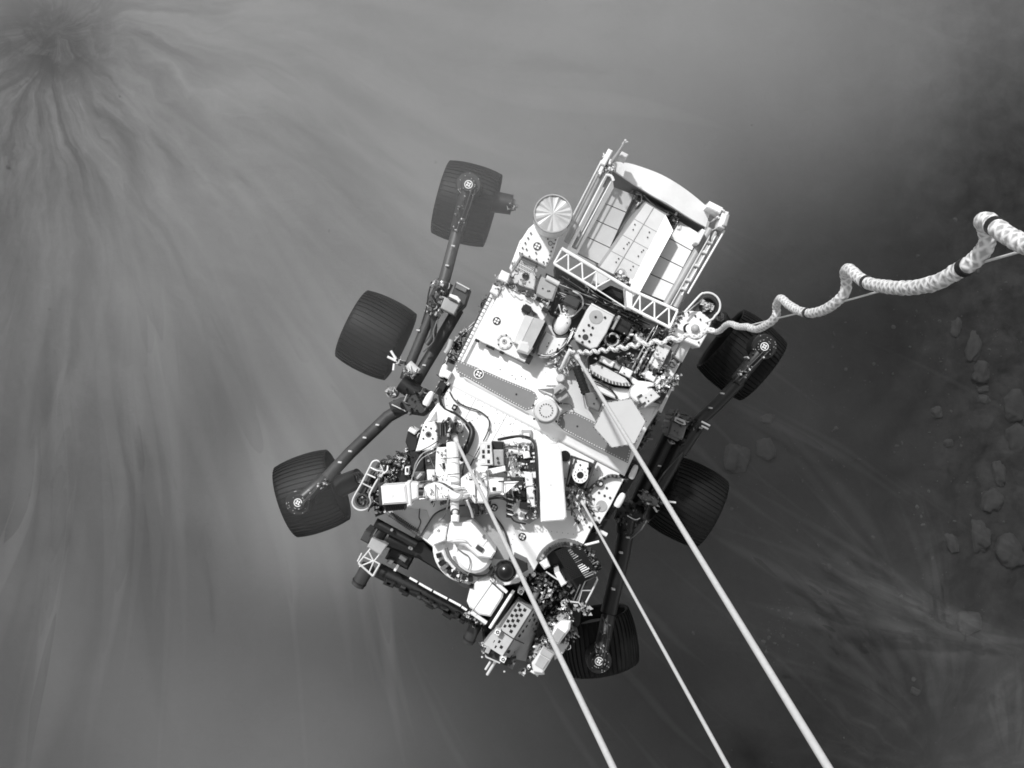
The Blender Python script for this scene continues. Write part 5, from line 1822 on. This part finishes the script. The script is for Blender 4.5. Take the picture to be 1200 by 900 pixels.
def steering(cu, cv, tu, tv, eu, ev, motor, seed, dark):
    """steering actuator above a corner wheel: arm, round motor with target, drive motor"""
    mb = MB()
    zt_ = 11.56
    mb.disc(tu, tv, 15, 11.38, zt_ - .03, 'black', 26, 0.008)
    mb.disc(tu, tv, 9, 11.4, zt_, 'black', 22, 0.006)
    mb.tube([(tu, tv, zt_ - .06), ((tu + eu) / 2, (tv + ev) / 2, zt_ - .06), (eu, ev, 11.44)], 8.5, 'black', 14)
    rg = random.Random(seed)
    for k in range(26):
        a = rg.uniform(0, 6.28)
        r = rg.choice((11.0, 13.4, 7.6))
        mb.dots([(tu + r * math.cos(a), tv + r * math.sin(a))], zt_ - (.03 if r > 9 else 0), 0.55, 0.008, 'mid', 6)
    for k in range(16):
        t = rg.uniform(.15, 1.0)
        u = tu + (eu - tu) * t + rg.uniform(-6, 6)
        v = tv + (ev - tv) * t + rg.uniform(-6, 6)
        mb.box(u, v, rg.uniform(1, 3.2), rg.uniform(1, 2.2), rg.uniform(0, 90), zt_ - .1, zt_ + rg.uniform(-.03, .03), rg.choice(('mid', 'light', 'grey', 'dark', 'metal')), 0.002)
    wires(mb, [(tu + 4, tv + 4, zt_), ((tu + eu) / 2 + 4, (tv + ev) / 2, zt_), (eu, ev, 11.52)], 2, 1.5, 0.7, 'dark', seed)
    o = mb.build('steering_actuator')
    marker(tu, tv, zt_ + .003, 4.0, o, True)
    if motor:
        mb = MB()
        (a, b, r) = motor
        mb.cone(a, b, r, r * .9, 'black', 22)
        A, B = W(*a), W(*b)
        d = (B - A).normalized()
        mb.tube_w([B, B + d * .02], [r * .62 * px(b[2]), r * .5 * px(b[2])], 'grey', 16)
        foil_strip(mb, (b[0] - 2, b[1] - 4), (b[0] + 2, b[1] + 4), 5, b[2] + r * px(b[2]) * .6, 20, seed + 1, ('mid', 'light', 'grey', 'dark'))
        mb.build('drive_motor', o)
    return o


steering(547, 239, 549, 216, 536, 270, ((565, 234, 11.2), (600, 240, 11.2), 13), 101, 0)
steering(366, 578, 349, 589, 380, 562, ((398, 570, 11.2), (421, 560, 11.25), 13), 111, 0)
steering(869, 416, 896, 406, 864, 446, ((850, 388, 11.2), (842, 372, 11.25), 12), 121, 1)
steering(700, 750, 702, 775, 713, 722, None, 131, 1)

# ------------------------------------------------------------------ suspension cables up to the hovering stage
ROOT[0], ROOT[1] = None, Vector((0, 0, 0))
APEX = Vector((0.898, -1.645, 19.34))


def cable(name, a, r, label, fit=True):
    A = W(*a)
    e = bpy.data.objects.new(name, None)
    e.location = A
    COL.objects.link(e)
    tag(e, label, 'cable', 'straight suspension cables')
    mb = MB()
    n = 60
    mb.tube_w([(APEX - A) * (i / n) for i in range(n + 1)], r, 'cable', 12)
    mb.build('line', e, None, True)
    d = (APEX - A).normalized()
    mb = MB()
    if fit:
        mb.tube_w([d * -.05, d * .02, d * .05], [r * 2.2, r * 2.2, r * 1.1], 'metal', 12)
    mb.tube_w([d * .02, d * .09, d * .12], [r * 1.5, r * 1.5, r], 'light', 12)
    mb.build('end_clamp', e, None, True)


cable('suspension_cable', (533, 513, 12.2), 0.0086, 'leftmost of the three straight white cables, running down past the black ball')
cable('suspension_cable', (681, 586, 12.16), 0.0066, 'thinnest white cable, the middle one of the three')
cable('suspension_cable', (675, 416, 12.22), 0.0092, 'thick white cable crossing the hexagonal antenna, rightmost of the three straight ones')

# ------------------------------------------------------------------ coiled umbilical
def umb_depth(u):
    if u < 840:
        return 5.80 - 0.25 * (u - 667) / 173.0
    return 1.0 / (1 / 5.55 + (u - 840) / 360.0 * (1 / 2.2 - 1 / 5.55))


path = []
# tight coil close to the rover
cl = [(667, 413), (690, 413), (712, 410), (733, 407), (752, 403), (772, 401), (792, 397), (812, 394), (832, 389), (850, 383), (868, 380)]


def along(t):
    t = max(0, min(len(cl) - 1.001, t * (len(cl) - 1)))
    i = int(t)
    f = t - i
    return cl[i][0] + (cl[i + 1][0] - cl[i][0]) * f, cl[i][1] + (cl[i + 1][1] - cl[i][1]) * f


N = 260
ph = 0.0
for i in range(N):
    t = i / N
    u, v = along(t)
    period = 6.0 + 26.0 * (t ** 1.2)
    ph += 2 * math.pi * ((868 - 667) / N) / period
    amp = 1.7 + 1.2 * t
    path.append((u, v + amp * math.sin(ph), umb_depth(u) - 0.012 * math.cos(ph)))
loops = [(876, 383, 0), (886, 386, 0), (896, 382, 0), (905, 376, 1), (910, 368, 1.5), (910, 358, 1), (915, 350, -.6), (924, 357, -1), (936, 364, -1), (950, 367, -.6), (966, 363, 0), (980, 354, .8), (990, 343, 1.6), (992, 330, 1.6), (991, 319, .6),
         (996, 316, -.8), (1006, 325, -1), (1018, 332, -1), (1035, 335.5, -1), (1055, 337.5, -.8), (1078, 336, -.5), (1100, 330, 0), (1118, 320, .4), (1134, 311, .8), (1148, 299, 1.4), (1157, 284, 1.6), (1156, 268, 1.0), (1152, 259, -.4),
         (1160, 261, -1), (1172, 270, -1), (1188, 280, -1), (1206, 288, -.8), (1235, 292, -.4), (1270, 286, 0), (1310, 268, .4), (1350, 240, .6)]
for (u, v, q) in loops:
    path.append((u, v, umb_depth(u) + 0.045 * q))
P3 = []
for (u, v, d) in path:
    P3.append(Vector(((u - 600) * d / FOC, (450 - v) * d / FOC, CAMZ - d)))
last = P3[-1]
P3 += [last + Vector((0.15, -0.1, 0.5)), Vector((1.35, -0.7, 18.6)), APEX + Vector((0.12, 0.3, 0))]
P3 = P3[:N:2] + smooth_path(P3[N:], 9)


def cord_material():
    m = bpy.data.materials.new('sleeve')
    m.use_nodes = True
    n, l = m.node_tree.nodes, m.node_tree.links
    b = n['Principled BSDF']
    b.inputs['Roughness'].default_value = 0.5
    uv = n.new('ShaderNodeUVMap')
    outs = []
    for ang in (0.9, -0.9):
        mp = n.new('ShaderNodeMapping')
        mp.inputs['Rotation'].default_value = (0, 0, ang)
        l.new(uv.outputs[0], mp.inputs[0])
        wv = n.new('ShaderNodeTexWave')
        wv.inputs['Scale'].default_value = 0.24
        wv.inputs['Distortion'].default_value = 4.0
        wv.inputs['Detail'].default_value = 1
        l.new(mp.outputs[0], wv.inputs[0])
        outs.append(wv.outputs['Fac'])
    mx = n.new('ShaderNodeMath')
    mx.operation = 'MAXIMUM'
    l.new(outs[0], mx.inputs[0])
    l.new(outs[1], mx.inputs[1])
    mr = n.new('ShaderNodeMapRange')
    mr.inputs[1].default_value = 0.35
    mr.inputs[2].default_value = 0.98
    mr.inputs[3].default_value = 0.36
    mr.inputs[4].default_value = 0.70
    l.new(mx.outputs[0], mr.inputs[0])
    cc = n.new('ShaderNodeCombineColor')
    for i in range(3):
        l.new(mr.outputs[0], cc.inputs[i])
    l.new(cc.outputs[0], b.inputs['Base Color'])
    bp = n.new('ShaderNodeBump')
    bp.inputs['Strength'].default_value = 0.6
    bp.inputs['Distance'].default_value = 0.004
    l.new(mx.outputs[0], bp.inputs['Height'])
    l.new(bp.outputs[0], b.inputs['Normal'])
    return m


M['sleeve'] = cord_material()


def tube_uv(name, pts, rf, mkey, seg, parent, origin):
    pts = [Vector(p) for p in pts]
    n = len(pts)
    vs, fs, uvs = [], [], []
    tang = [(pts[min(i + 1, n - 1)] - pts[max(i - 1, 0)]).normalized() for i in range(n)]
    nrm = (Vector((0, 0, 1)) - tang[0] * tang[0].z).normalized()
    s = 0.0
    ss = []
    for i in range(n):
        if i:
            s += (pts[i] - pts[i - 1]).length
        ss.append(s)
        nrm = (nrm - tang[i] * nrm.dot(tang[i])).normalized()
        bi = tang[i].cross(nrm)
        for k in range(seg):
            a = 2 * math.pi * k / seg
            vs.append(pts[i] + (nrm * math.cos(a) + bi * math.sin(a)) * rf(i) - origin)
    for i in range(n - 1):
        for k in range(seg):
            j = (k + 1) % seg
            fs.append([i * seg + k, i * seg + j, (i + 1) * seg + j, (i + 1) * seg + k])
            r0 = 0.0165
            a, b = ss[i] / r0, ss[i + 1] / r0
            uvs += [(a, 6.283 * k / seg), (a, 6.283 * (k + 1) / seg), (b, 6.283 * (k + 1) / seg), (b, 6.283 * k / seg)]
    me = bpy.data.meshes.new(name)
    me.from_pydata(vs, [], fs)
    ul = me.uv_layers.new(name='UVMap')
    for i, q in enumerate(uvs):
        ul.data[i].uv = q
    for p in me.polygons:
        p.use_smooth = True
    me.materials.append(M[mkey])
    o = bpy.data.objects.new(name, me)
    COL.objects.link(o)
    o.parent = parent
    return o


umb = bpy.data.objects.new('umbilical_cord', None)
umb.location = P3[0]
COL.objects.link(umb)
tag(umb, 'coiled white wrapped umbilical cord with black bands, looping out to the right', 'cord')
nP = len(P3)


def ur(i):
    t = min(1.0, i / (N / 2))
    w_ = 0.0090 + 0.0078 * t + 0.0040 * max(0.0, min(1.0, (i - N / 2 - 60) / 140.0))
    return w_ * (1 + 0.05 * math.sin(i * 1.9) + 0.12 * noise.noise(Vector((i * .45, 3.3, 1))))


tube_uv('sleeve', P3, ur, 'sleeve', 16, umb, P3[0])
for (u, v) in ((946.5, 366), (1017, 331.5), (1131, 313), (1166, 266)):
    best = min(range(N // 2, nP - 1), key=lambda i: (600 + P3[i].x / (CAMZ - P3[i].z) * FOC - u) ** 2 + (450 - P3[i].y / (CAMZ - P3[i].z) * FOC - v) ** 2 if P3[i].z < CAMZ - .5 else 1e9)
    mb = MB()
    t = (P3[best + 1] - P3[best - 1]).normalized()
    c_ = P3[best] - P3[0]
    mb.tube_w([c_ - t * .0095, c_ + t * .0095], ur(best) * 1.12, 'black', 16)
    mb.build('band', umb, None, True)
mb = MB()
tl = [(868, 384), (905, 374.5), (940, 366), (1000, 350), (1100, 322), (1195, 295), (1300, 262)]
tp = []
for (u, v) in tl:
    d = umb_depth(u) + .085
    tp.append(Vector(((u - 600) * d / FOC, (450 - v) * d / FOC, CAMZ - d)) - P3[0])
tp.append(APEX + Vector((.1, .25, 0)) - P3[0])
mb.tube_w(tp, 0.0034, 'light', 8)
mb.build('tether_line', umb, None, True)

# ------------------------------------------------------------------ rocks
def rock(u, v, lu, lv, label, seed, rot=0.0, h=0.5):
    z = gz((u - 600) * .015, (450 - v) * .015)
    c = W(u, v, z)
    bm = bmesh.new()
    bmesh.ops.create_icosphere(bm, subdivisions=4, radius=1.0)
    off = Vector((seed * 3.7, seed * 1.3, seed * 2.1))
    k = px(z) * .5
    for p in bm.verts:
        n_ = p.co.normalized()
        d = 0.95 + 0.40 * noise.noise(n_ * 1.15 + off) + 0.16 * noise.noise(n_ * 2.6 + off) + 0.07 * noise.noise(n_ * 7 + off)
        q = n_ * d
        q = Vector((max(-.95, min(.95, q.x)), max(-.95, min(.95, q.y)), q.z)) * (1 + 0.04 * noise.noise(n_ * 16 + off))
        p.co = Vector((q.x * lu * k * 1.15, q.y * lv * k * 1.15, q.z * min(lu, lv) * k * h))
    me = bpy.data.meshes.new('rock')
    bm.to_mesh(me)
    bm.free()
    for p in me.polygons:
        p.use_smooth = True
    me.materials.append(M['rock'])
    o = bpy.data.objects.new('rock', me)
    o.location = c
    o.rotation_euler = (0, 0, R(rot))
    COL.objects.link(o)
    tag(o, label, 'rock', 'rocks half buried in the ground at right')


for i, (u, v, lu, lv, rot, lab) in enumerate([
    (1141, 404, 17, 40, 12, 'long narrow rock, topmost of the broken slab row'),
    (1149, 436, 20, 26, 5, 'squarish slab just under the long narrow rock'),
    (1152, 455, 17, 12, 5, 'small slab second from the bottom of the broken row'),
    (1153, 468, 15, 11, 8, 'smallest slab closing the lower end of the broken row'),
    (1190, 472, 30, 46, 0, 'large pale rock at the right picture edge beside the slab row'),
    (1190, 512, 26, 42, 5, 'tall rock at the right picture edge below the large pale one'),
    (1162, 586, 24, 28, 15, 'pointed rock above the largest egg shaped one'),
    (1147, 628, 27, 42, -8, 'largest egg shaped rock with a dark shaded underside'),
    (1115, 634, 16, 26, -15, 'small upright rock left of the largest egg shaped one'),
    (1182, 646, 32, 42, -30, 'broad slanted rock right of the largest egg shaped one'),
    (1135, 730, 30, 30, 0, 'rough half buried rock below the egg shaped ones'),
    (899, 491, 22, 12, -25, 'low slanted rock beside the rear right wheel'),
    (862, 537, 30, 34, 10, 'broad faint rock nearest the middle right wheel'),
    (897, 526, 22, 26, 0, 'rounded rock under the low slanted one'),
    (1097, 483, 14, 14, 0, 'lone round rock left of the slab row'),
    (1111, 519, 12, 10, 0, 'little rock in the pebbly patch'),
    (1171, 555, 14, 30, -12, 'thin leaning rock above the pointed one'),
    (1072, 810, 12, 8, 20, 'small dark rock beside the lower dust plume'),
    (1120, 383, 12, 24, 10, 'faint upright rock up left of the slab row'),
]):
    rock(u, v, lu * .92, lv * .92, lab, i + 1, -rot, 0.85)

# pebbles too many to count
rg = random.Random(77)
pv, pf = [], []
ico = bmesh.new()
bmesh.ops.create_icosphere(ico, subdivisions=1, radius=1.0)
iv = [v.co.copy() for v in ico.verts]
ifc = [[v.index for v in f.verts] for f in ico.faces]
ico.free()
for i in range(430):
    if i < 250:
        u, v = rg.gauss(1080, 110), rg.uniform(330, 760)
    elif i < 300:
        u, v = rg.gauss(915, 14), rg.gauss(735, 16)
    elif i < 370:
        u, v = rg.uniform(850, 1150), rg.uniform(300, 900)
    else:
        u, v = rg.uniform(-50, 1250), rg.uniform(-50, 950)
    x, y = (u - 600) * .015, (450 - v) * .015
    r = 0.010 + 0.028 * rg.random() ** 4
    o = len(pv)
    sx, sy = rg.uniform(.7, 1.5), rg.uniform(.7, 1.5)
    z = gz(x, y)
    for q in iv:
        j = rg.uniform(.6, 1.35)
        pv.append((x + q.x * r * sx * j, y + q.y * r * sy * j, z + q.z * r * .8 * j + r * .2))
    pf += [[k + o for k in f] for f in ifc]
me = bpy.data.meshes.new('pebbles')
me.from_pydata(pv, [], pf)
mat('pebble', 0.022, 0.9, var=0.4, vscale=3)
me.materials.append(M['pebble'])
o = bpy.data.objects.new('pebbles', me)
COL.objects.link(o)
tag(o, 'loose pebbles scattered over the ground', None, kind='stuff')
